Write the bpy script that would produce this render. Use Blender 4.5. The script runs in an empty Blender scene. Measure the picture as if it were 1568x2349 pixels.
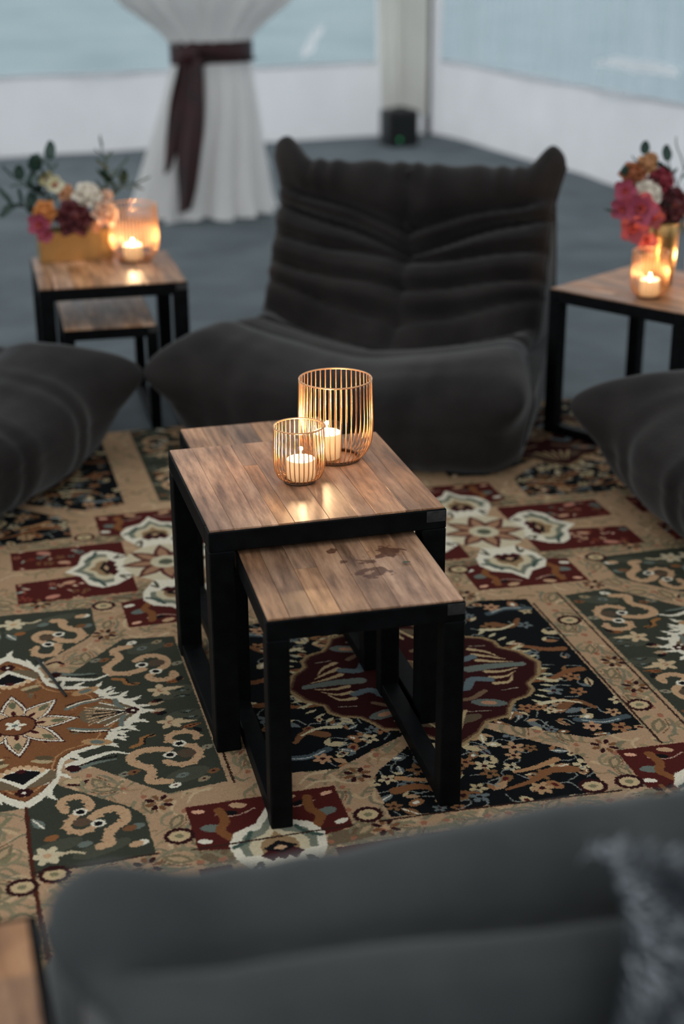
import bpy, bmesh, math, random
import numpy as np
from mathutils import Vector, Matrix
from mathutils.geometry import tessellate_polygon

# ------------------------------------------------------------------ camera, world, light, exposure
SC = bpy.context.scene
COL = SC.collection
PI = math.pi
cam = bpy.data.cameras.new('camera')
cam.sensor_fit = 'VERTICAL'
cam.sensor_width = 24.0
cam.sensor_height = 36.0
cam.lens = 36.0 * 3431.17 / 2349.0
cam.clip_start = 0.05
cam.clip_end = 300.0
cam.dof.use_dof = True
cam.dof.focus_distance = 3.16
cam.dof.aperture_fstop = 1.65
cam.dof.aperture_blades = 0
camo = bpy.data.objects.new('camera', cam)
COL.objects.link(camo)
camo.matrix_world = Matrix((
    (0.965658, 0.100003, -0.239799, -0.452969),
    (-0.259767, 0.353713, -0.898559, -2.730417),
    (-0.005038, 0.929993, 0.367544, 1.636544),
    (0, 0, 0, 1)))
SC.camera = camo

w = bpy.data.worlds.new('dusk_sky')
SC.world = w
w.use_nodes = True
wn = w.node_tree.nodes
wl = w.node_tree.links
bg = wn['Background']
tc = wn.new('ShaderNodeTexCoord')
sep = wn.new('ShaderNodeSeparateXYZ')
ramp = wn.new('ShaderNodeValToRGB')
ramp.color_ramp.elements[0].position = 0.42
ramp.color_ramp.elements[0].color = (0.78, 0.86, 0.92, 1)
ramp.color_ramp.elements[1].position = 0.95
ramp.color_ramp.elements[1].color = (0.99, 0.98, 0.97, 1)
mr = wn.new('ShaderNodeMapRange')
mr.inputs['From Min'].default_value = -1.0
wl.new(tc.outputs['Generated'], sep.inputs[0])
wl.new(sep.outputs['Z'], mr.inputs['Value'])
wl.new(mr.outputs[0], ramp.inputs[0])
wl.new(ramp.outputs[0], bg.inputs[0])
bg.inputs[1].default_value = 1.5

SC.view_settings.view_transform = 'Standard'
SC.view_settings.look = 'None'
SC.view_settings.gamma = 1.0
SC.view_settings.use_curve_mapping = False
SC.view_settings.exposure = 0.0
SC.cycles.use_denoising = True
SC.cycles.max_bounces = 8
SC.cycles.transparent_max_bounces = 24
SC.cycles.sample_clamp_indirect = 4.0

CANDLE_W = 5.0          # watts of each candle flame's lamp

# ------------------------------------------------------------------ helpers
def lin(r, g, b):
    f = lambda c: ((c / 255 + 0.055) / 1.055) ** 2.4 if c > 10 else c / 255 / 12.92
    return (f(r), f(g), f(b), 1.0)


def new_mat(name, col=(0.5, 0.5, 0.5, 1), rough=0.6, metal=0.0, **kw):
    m = bpy.data.materials.new(name)
    m.use_nodes = True
    b = m.node_tree.nodes['Principled BSDF']
    b.inputs['Base Color'].default_value = col
    b.inputs['Roughness'].default_value = rough
    b.inputs['Metallic'].default_value = metal
    for k, v in kw.items():
        b.inputs[k.replace('_', ' ')].default_value = v
    return m


def N(m, t, **ins):
    n = m.node_tree.nodes.new(t)
    for k, v in ins.items():
        if k in n.inputs:
            n.inputs[k].default_value = v
        else:
            setattr(n, k, v)
    return n


def L(m, a, b):
    m.node_tree.links.new(a, b)


def noise_color(m, c1, c2, scale, detail=4, stretch=None, coords='Object', bump=0.0, lo=0.35, hi=0.65, bscale=None):
    b = m.node_tree.nodes['Principled BSDF']
    t = N(m, 'ShaderNodeTexCoord')
    mp = N(m, 'ShaderNodeMapping')
    if stretch:
        mp.inputs['Scale'].default_value = stretch
    n = N(m, 'ShaderNodeTexNoise', Scale=scale, Detail=detail)
    r = N(m, 'ShaderNodeValToRGB')
    r.color_ramp.elements[0].position = lo
    r.color_ramp.elements[1].position = hi
    r.color_ramp.elements[0].color = c1
    r.color_ramp.elements[1].color = c2
    L(m, t.outputs[coords], mp.inputs[0])
    L(m, mp.outputs[0], n.inputs['Vector'])
    L(m, n.outputs[0], r.inputs[0])
    L(m, r.outputs[0], b.inputs['Base Color'])
    if bump:
        bp = N(m, 'ShaderNodeBump', Strength=bump, Distance=0.004)
        if bscale:
            n2 = N(m, 'ShaderNodeTexNoise', Scale=bscale, Detail=3)
            L(m, mp.outputs[0], n2.inputs['Vector'])
            L(m, n2.outputs[0], bp.inputs['Height'])
        else:
            L(m, n.outputs[0], bp.inputs['Height'])
        L(m, bp.outputs[0], b.inputs['Normal'])
    return m


def mesh(name, verts, faces, mat=None, smooth=True):
    me = bpy.data.meshes.new(name)
    me.from_pydata([tuple(map(float, v)) for v in verts], [], [tuple(map(int, f)) for f in faces])
    if smooth:
        me.polygons.foreach_set('use_smooth', [True] * len(me.polygons))
    if mat:
        me.materials.append(mat)
    me.update()
    return me


def ob(name, me, parent=None, loc=None, rot=None, scale=None):
    o = bpy.data.objects.new(name, me)
    COL.objects.link(o)
    if parent:
        o.parent = parent
    if loc is not None:
        o.location = loc
    if rot is not None:
        o.rotation_euler = rot
    if scale is not None:
        o.scale = scale
    return o


def tag(o, label=None, cat=None, group=None, kind=None):
    for k, v in (('label', label), ('category', cat), ('group', group), ('kind', kind)):
        if v:
            o[k] = v
    return o


def thing(name, label, cat, loc=(0, 0, 0), rotz=0.0, group=None):
    return tag(ob(name, None, None, loc, (0, 0, rotz)), label, cat, group)


def box_mesh(name, sx, sy, sz, mat, bevel=0.002, seg=1, base=True):
    """A bevelled box, centred in x and y, standing on z=0 when base."""
    bm = bmesh.new()
    bmesh.ops.create_cube(bm, size=1)
    for v in bm.verts:
        v.co = Vector((v.co.x * sx, v.co.y * sy, (v.co.z + (0.5 if base else 0)) * sz))
    if bevel:
        bmesh.ops.bevel(bm, geom=bm.edges[:], offset=bevel, segments=seg, affect='EDGES')
    me = bpy.data.meshes.new(name)
    bm.to_mesh(me)
    bm.free()
    me.materials.append(mat)
    return me


def tube(path, r, sides=6, closed=False, cap=True):
    """verts, faces of a tube along a list of points; r a number or a list."""
    P = [Vector(p) for p in path]
    n = len(P)
    rs = r if hasattr(r, '__len__') else [r] * n
    V, F = [], []
    up = Vector((0, 0, 1))
    prev = None
    for i, p in enumerate(P):
        a = P[(i - 1) % n] if (closed or i > 0) else p
        b = P[(i + 1) % n] if (closed or i < n - 1) else p
        t = (b - a).normalized()
        if prev is None:
            s = t.cross(up)
            if s.length < 1e-3:
                s = t.cross(Vector((1, 0, 0)))
        else:
            s = prev - t * prev.dot(t)
        s.normalize()
        prev = s
        q = t.cross(s)
        for k in range(sides):
            an = 2 * PI * k / sides
            V.append(p + (s * math.cos(an) + q * math.sin(an)) * rs[i])
    m = n if closed else n - 1
    for i in range(m):
        for k in range(sides):
            a = i * sides + k
            b = i * sides + (k + 1) % sides
            c = ((i + 1) % n) * sides + (k + 1) % sides
            d = ((i + 1) % n) * sides + k
            F.append((a, b, c, d))
    if cap and not closed:
        F.append(tuple(range(sides - 1, -1, -1)))
        F.append(tuple((n - 1) * sides + k for k in range(sides)))
    return V, F


def lathe(prof, n=32, cap_bottom=False, cap_top=False):
    V, F = [], []
    for r, z in prof:
        for k in range(n):
            a = 2 * PI * k / n
            V.append((r * math.cos(a), r * math.sin(a), z))
    for i in range(len(prof) - 1):
        for k in range(n):
            F.append((i * n + k, i * n + (k + 1) % n, (i + 1) * n + (k + 1) % n, (i + 1) * n + k))
    if cap_bottom:
        F.append(tuple(range(n - 1, -1, -1)))
    if cap_top:
        F.append(tuple((len(prof) - 1) * n + k for k in range(n)))
    return V, F


def join(*vf):
    V, F = [], []
    for v, f in vf:
        o = len(V)
        V += list(v)
        F += [tuple(i + o for i in q) for q in f]
    return V, F


def grid_faces(nu, nv, wrap_u=False):
    F = []
    for i in range(nu if wrap_u else nu - 1):
        for j in range(nv - 1):
            F.append((i * nv + j, ((i + 1) % nu) * nv + j, ((i + 1) % nu) * nv + j + 1, i * nv + j + 1))
    return F


def catmull(pts, n, closed=False):
    """n points along a Catmull-Rom curve through pts, evenly spaced by arc length; also the arc fraction of each control point."""
    P = np.array(pts, float)
    m = len(P)
    idx = range(m if closed else m - 1)
    out, at = [], []
    for i in idx:
        p0 = P[(i - 1) % m] if (closed or i > 0) else 2 * P[0] - P[1]
        p1, p2 = P[i], P[(i + 1) % m]
        p3 = P[(i + 2) % m] if (closed or i + 2 < m) else 2 * P[-1] - P[-2]
        at.append(len(out))
        for t in np.linspace(0, 1, 40, endpoint=False):
            out.append(0.5 * (2 * p1 + (p2 - p0) * t + (2 * p0 - 5 * p1 + 4 * p2 - p3) * t * t + (3 * p1 - p0 - 3 * p2 + p3) * t ** 3))
    if not closed:
        at.append(len(out))
        out.append(P[-1])
    else:
        out.append(P[0])
    O = np.array(out)
    s = np.r_[0, np.cumsum(np.linalg.norm(np.diff(O, axis=0), axis=1))]
    u = np.linspace(0, s[-1], n)
    Q = np.stack([np.interp(u, s, O[:, k]) for k in range(P.shape[1])], 1)
    return Q, [s[i] / s[-1] for i in at], s[-1]


def wobble(X, Y, Z, seed, f, n=7):
    r = np.random.RandomState(seed)
    out = 0
    for _ in range(n):
        k = r.normal(size=3) * f
        out = out + np.sin(k[0] * X + k[1] * Y + k[2] * Z + r.uniform(0, 6.28))
    return out / n


# ------------------------------------------------------------------ materials
def fabric_mat(name, c1, c2):
    m = new_mat(name, c1, 0.95, Sheen_Weight=0.24, Sheen_Roughness=0.4)
    m.node_tree.nodes['Principled BSDF'].inputs['Sheen Tint'].default_value = (0.9, 0.93, 0.95, 1)
    m.node_tree.nodes['Principled BSDF'].inputs['Specular IOR Level'].default_value = 0.15
    noise_color(m, c1, c2, 5.0, 6, bump=0.35, bscale=90.0)
    return m


M_SOFA = fabric_mat('charcoal_velour', (0.014, 0.0122, 0.012, 1), (0.028, 0.0250, 0.024, 1))
M_SOFA2 = fabric_mat('slate_velour', (0.044, 0.049, 0.050, 1), (0.070, 0.076, 0.076, 1))
M_STEEL = noise_color(new_mat('blackened_steel', rough=0.55, metal=0.0), (0.0018, 0.0022, 0.0026, 1), (0.0045, 0.0052, 0.006, 1), 30, 5, bump=0.1)
M_STEEL.node_tree.nodes['Principled BSDF'].inputs['Specular IOR Level'].default_value = 0.08
M_PLATE = noise_color(new_mat('worn_steel', rough=0.5, metal=0.3), (0.02, 0.021, 0.022, 1), (0.05, 0.05, 0.05, 1), 60, 4)
M_PLASTIC = new_mat('black_plastic', (0.006, 0.008, 0.009, 1), 0.5)


def wood_mat(name, stain=False):
    m = new_mat(name, rough=0.42)
    b = m.node_tree.nodes['Principled BSDF']
    b.inputs['Specular IOR Level'].default_value = 0.4
    oi = N(m, 'ShaderNodeObjectInfo')
    t = N(m, 'ShaderNodeTexCoord')
    off = N(m, 'ShaderNodeVectorMath', operation='MULTIPLY_ADD')
    off.inputs[1].default_value = (1, 1, 1)
    comb = N(m, 'ShaderNodeCombineXYZ')
    mul = N(m, 'ShaderNodeMath', operation='MULTIPLY')
    mul.inputs[1].default_value = 37.0
    L(m, oi.outputs['Random'], mul.inputs[0])
    for k in range(3):
        L(m, mul.outputs[0], comb.inputs[k])
    L(m, t.outputs['Object'], off.inputs[0])
    L(m, comb.outputs[0], off.inputs[2])
    mp = N(m, 'ShaderNodeMapping')
    mp.inputs['Scale'].default_value = (1.0, 0.085, 1.0)
    L(m, off.outputs[0], mp.inputs[0])
    grain = N(m, 'ShaderNodeTexNoise', Scale=62.0, Detail=7, Roughness=0.66)
    L(m, mp.outputs[0], grain.inputs['Vector'])
    mp2 = N(m, 'ShaderNodeMapping')
    mp2.inputs['Scale'].default_value = (1.0, 0.28, 1.0)
    L(m, off.outputs[0], mp2.inputs[0])
    patch = N(m, 'ShaderNodeTexNoise', Scale=13.0, Detail=5, Roughness=0.6)
    L(m, mp2.outputs[0], patch.inputs['Vector'])
    r1 = N(m, 'ShaderNodeValToRGB')
    e = r1.color_ramp.elements
    e[0].position, e[0].color = 0.30, (0.17, 0.088, 0.050, 1)
    e[1].position, e[1].color = 0.72, (0.68, 0.41, 0.25, 1)
    k = e.new(0.5)
    k.color = (0.46, 0.255, 0.145, 1)
    L(m, grain.outputs[0], r1.inputs[0])
    r2 = N(m, 'ShaderNodeValToRGB')
    e = r2.color_ramp.elements
    e[0].position, e[0].color = 0.36, (0.40, 0.36, 0.35, 1)
    e[1].position, e[1].color = 0.56, (1.0, 1.0, 1.0, 1)
    L(m, patch.outputs[0], r2.inputs[0])
    mx = N(m, 'ShaderNodeMix', data_type='RGBA', blend_type='MULTIPLY')
    mx.inputs[0].default_value = 0.85
    L(m, r1.outputs[0], mx.inputs[6])
    L(m, r2.outputs[0], mx.inputs[7])
    hs = N(m, 'ShaderNodeHueSaturation')
    mr1 = N(m, 'ShaderNodeMapRange')
    mr1.inputs['To Min'].default_value = 0.70
    mr1.inputs['To Max'].default_value = 1.40
    L(m, oi.outputs['Random'], mr1.inputs['Value'])
    L(m, mr1.outputs[0], hs.inputs['Value'])
    fr = N(m, 'ShaderNodeMath', operation='FRACT')
    L(m, mul.outputs[0], fr.inputs[0])
    mr2 = N(m, 'ShaderNodeMapRange')
    mr2.inputs['To Min'].default_value = 0.85
    mr2.inputs['To Max'].default_value = 1.15
    L(m, fr.outputs[0], mr2.inputs['Value'])
    L(m, mr2.outputs[0], hs.inputs['Saturation'])
    L(m, mx.outputs[2], hs.inputs['Color'])
    last = hs.outputs[0]
    if stain:                                             # wine-coloured spill that has soaked into the boards
        g = N(m, 'ShaderNodeNewGeometry')
        nz = N(m, 'ShaderNodeTexNoise', Scale=42.0, Detail=4)
        L(m, g.outputs['Position'], nz.inputs['Vector'])
        tot = None
        for cx, cy, cr in ((0.355, -0.065, 0.042), (0.300, -0.10, 0.030), (0.30, -0.155, 0.045), (0.245, -0.03, 0.018), (0.255, -0.09, 0.010)):
            d = N(m, 'ShaderNodeVectorMath', operation='DISTANCE')
            d.inputs[1].default_value = (cx, cy, 0.449)
            L(m, g.outputs['Position'], d.inputs[0])
            s = N(m, 'ShaderNodeMath', operation='DIVIDE')
            s.inputs[1].default_value = cr
            L(m, d.outputs['Value'], s.inputs[0])
            if tot is None:
                tot = s.outputs[0]
            else:
                mn = N(m, 'ShaderNodeMath', operation='MINIMUM')
                L(m, tot, mn.inputs[0])
                L(m, s.outputs[0], mn.inputs[1])
                tot = mn.outputs[0]
        ad = N(m, 'ShaderNodeMath', operation='MULTIPLY_ADD')
        ad.inputs[1].default_value = 2.6
        L(m, nz.outputs[0], ad.inputs[0])
        L(m, tot, ad.inputs[2])
        mr3 = N(m, 'ShaderNodeMapRange')
        mr3.inputs['From Min'].default_value = 1.75
        mr3.inputs['From Max'].default_value = 1.95
        mr3.inputs['To Min'].default_value = 0.80
        mr3.inputs['To Max'].default_value = 0.0
        L(m, ad.outputs[0], mr3.inputs['Value'])
        mx2 = N(m, 'ShaderNodeMix', data_type='RGBA')
        mx2.inputs[7].default_value = (0.075, 0.020, 0.010, 1)
        L(m, mr3.outputs[0], mx2.inputs[0])
        L(m, last, mx2.inputs[6])
        last = mx2.outputs[2]
    L(m, last, b.inputs['Base Color'])
    bp = N(m, 'ShaderNodeBump', Strength=0.25, Distance=0.002)
    L(m, grain.outputs[0], bp.inputs['Height'])
    L(m, bp.outputs[0], b.inputs['Normal'])
    return m


M_WOOD = wood_mat('reclaimed_wood')
M_WOOD_STAIN = wood_mat('stained_reclaimed_wood', True)


def cloth_mat(name, col, trans=0.5):
    """Thin cloth that lets light through."""
    m = bpy.data.materials.new(name)
    m.use_nodes = True
    nt = m.node_tree
    nt.nodes.clear()
    out = N(m, 'ShaderNodeOutputMaterial')
    d = N(m, 'ShaderNodeBsdfDiffuse')
    tr = N(m, 'ShaderNodeBsdfTranslucent')
    mix = N(m, 'ShaderNodeMixShader')
    mix.inputs[0].default_value = trans
    t = N(m, 'ShaderNodeTexCoord')
    nz = N(m, 'ShaderNodeTexNoise', Scale=2.2, Detail=4)
    r = N(m, 'ShaderNodeValToRGB')
    r.color_ramp.elements[0].position = 0.3
    r.color_ramp.elements[1].position = 0.7
    r.color_ramp.elements[0].color = tuple(c * 0.9 for c in col[:3]) + (1,)
    r.color_ramp.elements[1].color = col
    L(m, t.outputs['Object'], nz.inputs['Vector'])
    L(m, nz.outputs[0], r.inputs[0])
    L(m, r.outputs[0], d.inputs[0])
    L(m, r.outputs[0], tr.inputs[0])
    L(m, d.outputs[0], mix.inputs[1])
    L(m, tr.outputs[0], mix.inputs[2])
    L(m, mix.outputs[0], out.inputs[0])
    return m


M_TENT = cloth_mat('white_tent_canvas', (0.83, 0.82, 0.84, 1), 0.5)
M_DRAPE = cloth_mat('white_voile', (0.93, 0.92, 0.91, 1), 0.22)
M_CORNER = cloth_mat('cream_voile', (0.94, 0.93, 0.88, 1), 0.15)
M_SASH = noise_color(new_mat('burgundy_satin', rough=0.6), (0.016, 0.003, 0.004, 1), (0.040, 0.004, 0.006, 1), 8, 3)


def vinyl_mat(name, haze, haze_col, streak):
    """Clear PVC tent window: see-through, a little milky, creased and glossy."""
    m = bpy.data.materials.new(name)
    m.use_nodes = True
    m.node_tree.nodes.clear()
    out = N(m, 'ShaderNodeOutputMaterial')
    tr = N(m, 'ShaderNodeBsdfTransparent', Color=(0.93, 0.96, 0.97, 1))
    d = N(m, 'ShaderNodeBsdfDiffuse', Color=haze_col)
    tl = N(m, 'ShaderNodeBsdfTranslucent', Color=haze_col)
    hz = N(m, 'ShaderNodeMixShader')
    hz.inputs[0].default_value = 0.5
    L(m, d.outputs[0], hz.inputs[1])
    L(m, tl.outputs[0], hz.inputs[2])
    t = N(m, 'ShaderNodeTexCoord')
    mp = N(m, 'ShaderNodeMapping')
    mp.inputs['Scale'].default_value = streak
    nz = N(m, 'ShaderNodeTexNoise', Scale=2.0, Detail=6, Roughness=0.6)
    L(m, t.outputs['Object'], mp.inputs[0])
    L(m, mp.outputs[0], nz.inputs['Vector'])
    mr = N(m, 'ShaderNodeMapRange')
    mr.inputs['From Min'].default_value = 0.35
    mr.inputs['From Max'].default_value = 0.75
    mr.inputs['To Min'].default_value = haze * 0.55
    mr.inputs['To Max'].default_value = haze * 1.7
    L(m, nz.outputs[0], mr.inputs['Value'])
    mix = N(m, 'ShaderNodeMixShader')
    L(m, mr.outputs[0], mix.inputs[0])
    L(m, tr.outputs[0], mix.inputs[1])
    L(m, hz.outputs[0], mix.inputs[2])
    gl = N(m, 'ShaderNodeBsdfGlossy', Roughness=0.12)
    bp = N(m, 'ShaderNodeBump', Strength=0.5, Distance=0.03)
    L(m, nz.outputs[0], bp.inputs['Height'])
    L(m, bp.outputs[0], gl.inputs['Normal'])
    fr = N(m, 'ShaderNodeLayerWeight', Blend=0.5)
    pw = N(m, 'ShaderNodeMath', operation='POWER')
    pw.inputs[1].default_value = 4.5
    pm = N(m, 'ShaderNodeMath', operation='MULTIPLY_ADD')
    pm.inputs[1].default_value = 0.7
    pm.inputs[2].default_value = 0.03
    L(m, fr.outputs['Facing'], pw.inputs[0])
    L(m, pw.outputs[0], pm.inputs[0])
    mix2 = N(m, 'ShaderNodeMixShader')
    L(m, pm.outputs[0], mix2.inputs[0])
    L(m, mix.outputs[0], mix2.inputs[1])
    L(m, gl.outputs[0], mix2.inputs[2])
    L(m, mix2.outputs[0], out.inputs[0])
    return m


M_VINYL1 = vinyl_mat('clear_vinyl', 0.16, (0.80, 0.84, 0.86, 1), (1.0, 1.0, 1.3))
M_VINYL2 = vinyl_mat('milky_vinyl', 0.50, (0.62, 0.70, 0.77, 1), (5.0, 5.0, 0.5))

M_FLOOR = noise_color(new_mat('grey_floor_carpet', rough=0.9), (0.072, 0.094, 0.108, 1), (0.112, 0.140, 0.156, 1), 2.5, 7, bump=0.3, bscale=120.0)
M_GROUND = noise_color(new_mat('dusk_gravel', rough=0.95), (0.135, 0.208, 0.235, 1), (0.220, 0.295, 0.320, 1), 0.7, 7, lo=0.3, hi=0.7)
M_BRASS = new_mat('copper_wire', (0.82, 0.47, 0.25, 1), 0.34, 0.88)
M_BASE = new_mat('dark_wire_base', (0.10, 0.055, 0.03, 1), 0.45, 0.6)
M_GOLD = new_mat('hammered_gold', (0.56, 0.34, 0.13, 1), 0.32, 0.92)
_b = M_GOLD.node_tree.nodes['Principled BSDF']
_t = N(M_GOLD, 'ShaderNodeTexCoord')
_v = N(M_GOLD, 'ShaderNodeTexVoronoi', Scale=55.0)
_bp = N(M_GOLD, 'ShaderNodeBump', Strength=0.22, Distance=0.003)
L(M_GOLD, _t.outputs['Object'], _v.inputs['Vector'])
L(M_GOLD, _v.outputs['Distance'], _bp.inputs['Height'])
L(M_GOLD, _bp.outputs[0], _b.inputs['Normal'])
M_WAX = cloth_mat('candle_wax', (0.97, 0.90, 0.80, 1), 0.62)
M_WICK = new_mat('wick', (0.02, 0.015, 0.01, 1), 0.9)
M_FLAME = new_mat('flame', (1, 0.8, 0.5, 1), 0.5, Emission_Strength=28.0)
M_FLAME.node_tree.nodes['Principled BSDF'].inputs['Emission Color'].default_value = (1.0, 0.66, 0.32, 1)
M_LED = new_mat('green_lamp', (0.0, 0.05, 0.02, 1), 0.5, Emission_Strength=0.35)
M_LED.node_tree.nodes['Principled BSDF'].inputs['Emission Color'].default_value = (0.05, 0.8, 0.3, 1)
M_GLASS = bpy.data.materials.new('votive_glass')
M_GLASS.use_nodes = True
M_GLASS.node_tree.nodes.clear()
_o = N(M_GLASS, 'ShaderNodeOutputMaterial')
_tr = N(M_GLASS, 'ShaderNodeBsdfTransparent', Color=(0.95, 0.95, 0.93, 1))
_g = N(M_GLASS, 'ShaderNodeBsdfGlossy', Roughness=0.05)
_f = N(M_GLASS, 'ShaderNodeLayerWeight', Blend=0.5)
_p = N(M_GLASS, 'ShaderNodeMath', operation='POWER')
_p.inputs[1].default_value = 4.0
_q = N(M_GLASS, 'ShaderNodeMath', operation='MULTIPLY_ADD')
_q.inputs[1].default_value = 0.35
_q.inputs[2].default_value = 0.03
L(M_GLASS, _f.outputs['Facing'], _p.inputs[0])
L(M_GLASS, _p.outputs[0], _q.inputs[0])
_m = N(M_GLASS, 'ShaderNodeMixShader')
L(M_GLASS, _q.outputs[0], _m.inputs[0])
L(M_GLASS, _tr.outputs[0], _m.inputs[1])
L(M_GLASS, _g.outputs[0], _m.inputs[2])
L(M_GLASS, _m.outputs[0], _o.inputs[0])


def petal_mat(name, c, c2=None):
    m = new_mat(name, c, 0.6, Sheen_Weight=0.15)
    noise_color(m, c, c2 or tuple(min(1, x * 1.35) for x in c[:3]) + (1,), 40, 3)
    return m


# ------------------------------------------------------------------ setting: ground, floor, tent walls, windows
def plane(name, x0, y0, x1, y1, z, mat, kind='structure', n=1):
    me = mesh(name, [(x0, y0, z), (x1, y0, z), (x1, y1, z), (x0, y1, z)], [(0, 1, 2, 3)], mat, False)
    return tag(ob(name, me), kind=kind)


TA = math.radians(6.5)                          # the tent stands turned by this much
EX = Vector((math.cos(TA), math.sin(TA), 0))
EY = Vector((-math.sin(TA), math.cos(TA), 0))
CN = Vector((3.6, 9.43, 0))                     # the far corner of the tent
FZ = -0.012
plane('ground', -60, -40, 80, 110, -0.35, M_GROUND)


def tent_pt(a, b, z):
    """a metres left of the corner along the back wall, b metres along the right wall."""
    return CN - EX * a - EY * b + Vector((0, 0, z))


fl = [tent_pt(-.05, -.05, FZ), tent_pt(7.5, -.05, FZ), tent_pt(7.5, 13.5, FZ), tent_pt(-.05, 13.5, FZ)]
tag(ob('floor', mesh('floor', fl + [v - Vector((0, 0, .3)) for v in fl],
                     [(3, 2, 1, 0), (4, 5, 6, 7), (0, 1, 5, 4), (1, 2, 6, 5), (2, 3, 7, 6), (3, 0, 4, 7)], M_FLOOR, False)), kind='structure')


def wall_sheet(name, axis, spans, mat, amp, freq, seed, kind='structure', parent=None):
    """Hanging sheets along the back ('a') or right ('b') wall: spans are (from, to, z0, z1)."""
    V, F = [], []
    for (s0, s1, z0, z1) in spans:
        nu = max(3, int(abs(s1 - s0) * 26))
        nv = max(3, int((z1 - z0) * 10))
        o = len(V)
        for i in range(nu):
            s = s0 + (s1 - s0) * i / (nu - 1)
            for j in range(nv):
                z = z0 + (z1 - z0) * j / (nv - 1)
                d = amp * (math.sin(s * freq + seed + 0.9 * math.sin(s * 2.3)) + 0.6 * math.sin(s * freq * 0.43 + z * 2.2 + seed))
                V.append(tent_pt(s, d, z) if axis == 'a' else tent_pt(s, 13.4 + d, z) if axis == 'c' else tent_pt(d, s, z))
        F += [tuple(q + o for q in f) for f in grid_faces(nu, nv)]
    o = ob(name, mesh(name, V, F, mat), parent)
    if kind:
        o['kind'] = kind
    return o


wall_sheet('wall_back', 'a', [(0.0, 7.4, FZ, 0.565), (0.0, 0.52, 0.565, 2.5), (0.52, 7.4, 2.1, 2.5)], M_TENT, 0.018, 5.0, 0.3)
wall_sheet('wall_right', 'b', [(0.0, 13.0, FZ, 0.575), (0.0, 0.14, 0.575, 2.5), (5.40, 6.0, 0.575, 2.5), (0.14, 5.4, 2.1, 2.5),
                               (6.0, 13.0, 2.1, 2.5)], M_TENT, 0.020, 4.2, 1.7)
wall_sheet('window_1', 'a', [(0.52, 7.4, 0.565, 2.1)], M_VINYL1, 0.015, 3.0, 0.3)
wall_sheet('window_2', 'b', [(0.14, 5.40, 0.575, 2.1), (6.0, 13.0, 0.575, 2.1)], M_VINYL2, 0.020, 6.0, 1.7)
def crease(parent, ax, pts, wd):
    """A white reflection on the vinyl, painted as a pale strip a little proud of the sheet."""
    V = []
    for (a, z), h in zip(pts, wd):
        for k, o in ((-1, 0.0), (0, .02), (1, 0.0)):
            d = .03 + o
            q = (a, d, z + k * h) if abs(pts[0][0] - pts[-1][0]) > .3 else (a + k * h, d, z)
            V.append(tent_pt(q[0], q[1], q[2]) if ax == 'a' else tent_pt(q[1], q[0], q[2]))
    ob('crease', mesh('crease', V, grid_faces(len(pts), 3), M_REFLECTION), parent)


M_REFLECTION = cloth_mat('painted_reflection', (0.97, 0.98, 0.99, 1), 0.6)  # white colour stands in for reflections on the window sheets
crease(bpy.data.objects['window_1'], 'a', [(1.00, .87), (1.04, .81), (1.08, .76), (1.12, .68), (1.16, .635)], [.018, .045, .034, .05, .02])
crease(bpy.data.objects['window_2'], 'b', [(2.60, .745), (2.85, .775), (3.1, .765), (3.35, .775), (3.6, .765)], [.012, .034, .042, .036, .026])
for nm, ax, z, a0, a1 in (('trim_1', 'a', 0.565, 0.52, 7.4), ('trim_2', 'b', 0.575, 0.14, 5.40)):
    V, F = tube([tent_pt(a0 + (a1 - a0) * i / 20, 0.0, z) if ax == 'a' else tent_pt(0.0, a0 + (a1 - a0) * i / 20, z) for i in range(21)], 0.012, 6)
    tag(ob(nm, mesh(nm, V, F, M_TENT)), kind='structure')
M_ROOF = cloth_mat('tent_roof_canvas', (0.76, 0.76, 0.755, 1), 0.55)
RV = []
for i in range(9):
    a = 7.6 * i / 8
    for j in range(9):
        b = 13.5 * j / 8
        RV.append(tent_pt(a, b, 2.5 + 1.3 * (1 - abs(i - 4) / 4) - .05 * math.sin(j * PI / 2) ** 2))
tag(ob('ceiling', mesh('ceiling', RV, grid_faces(9, 9), M_ROOF)), kind='structure')
wall_sheet('wall_front_blocker', 'c', [(0.0, 7.6, FZ, 2.5)], M_TENT, 0.02, 4.0, 0.8)  # unseen camera-side sheet, added to block light so it enters from the left
pole_bm = tube([tent_pt(0.10, 0.10, FZ), tent_pt(0.10, 0.10, 2.5)], 0.03, 10)
pl = ob('tent_pole', mesh('tent_pole', *pole_bm, new_mat('grey_pole', (0.16, 0.14, 0.13, 1), 0.5)))
tag(pl, 'thin grey tent pole standing in the far corner beside the cream drape', 'pole')

# ------------------------------------------------------------------ the rug: a woven print worked out stitch by stitch
RX0, RY0, RW, RH, RES = -1.15, -1.45, 3.15, 3.66, 0.00125
CW, CH = int(RW / RES), int(RH / RES)
BEIGE, BEIGE2, GREEN, GREEN2 = (178, 146, 114), (186, 158, 122), (58, 61, 50), (74, 76, 63)
NAVY, RED, RUST, IVORY = (11, 14, 16), (78, 29, 25), (128, 84, 52), (226, 219, 198)
MAROON, PEACH, GREY, TAUPE = (48, 18, 20), (192, 156, 120), (106, 114, 106), (112, 96, 74)
BROWN, OLIVE, BLACK, DKRED = (120, 82, 54), (128, 122, 92), (18, 16, 18), (62, 20, 22)
canvas = np.empty((CH, CW, 3), np.float32)
canvas[:] = BEIGE
label = np.zeros((CH, CW), np.uint8)            # which field a stitch lies in
rng = random.Random(7)
YY, XX = None, None


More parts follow.
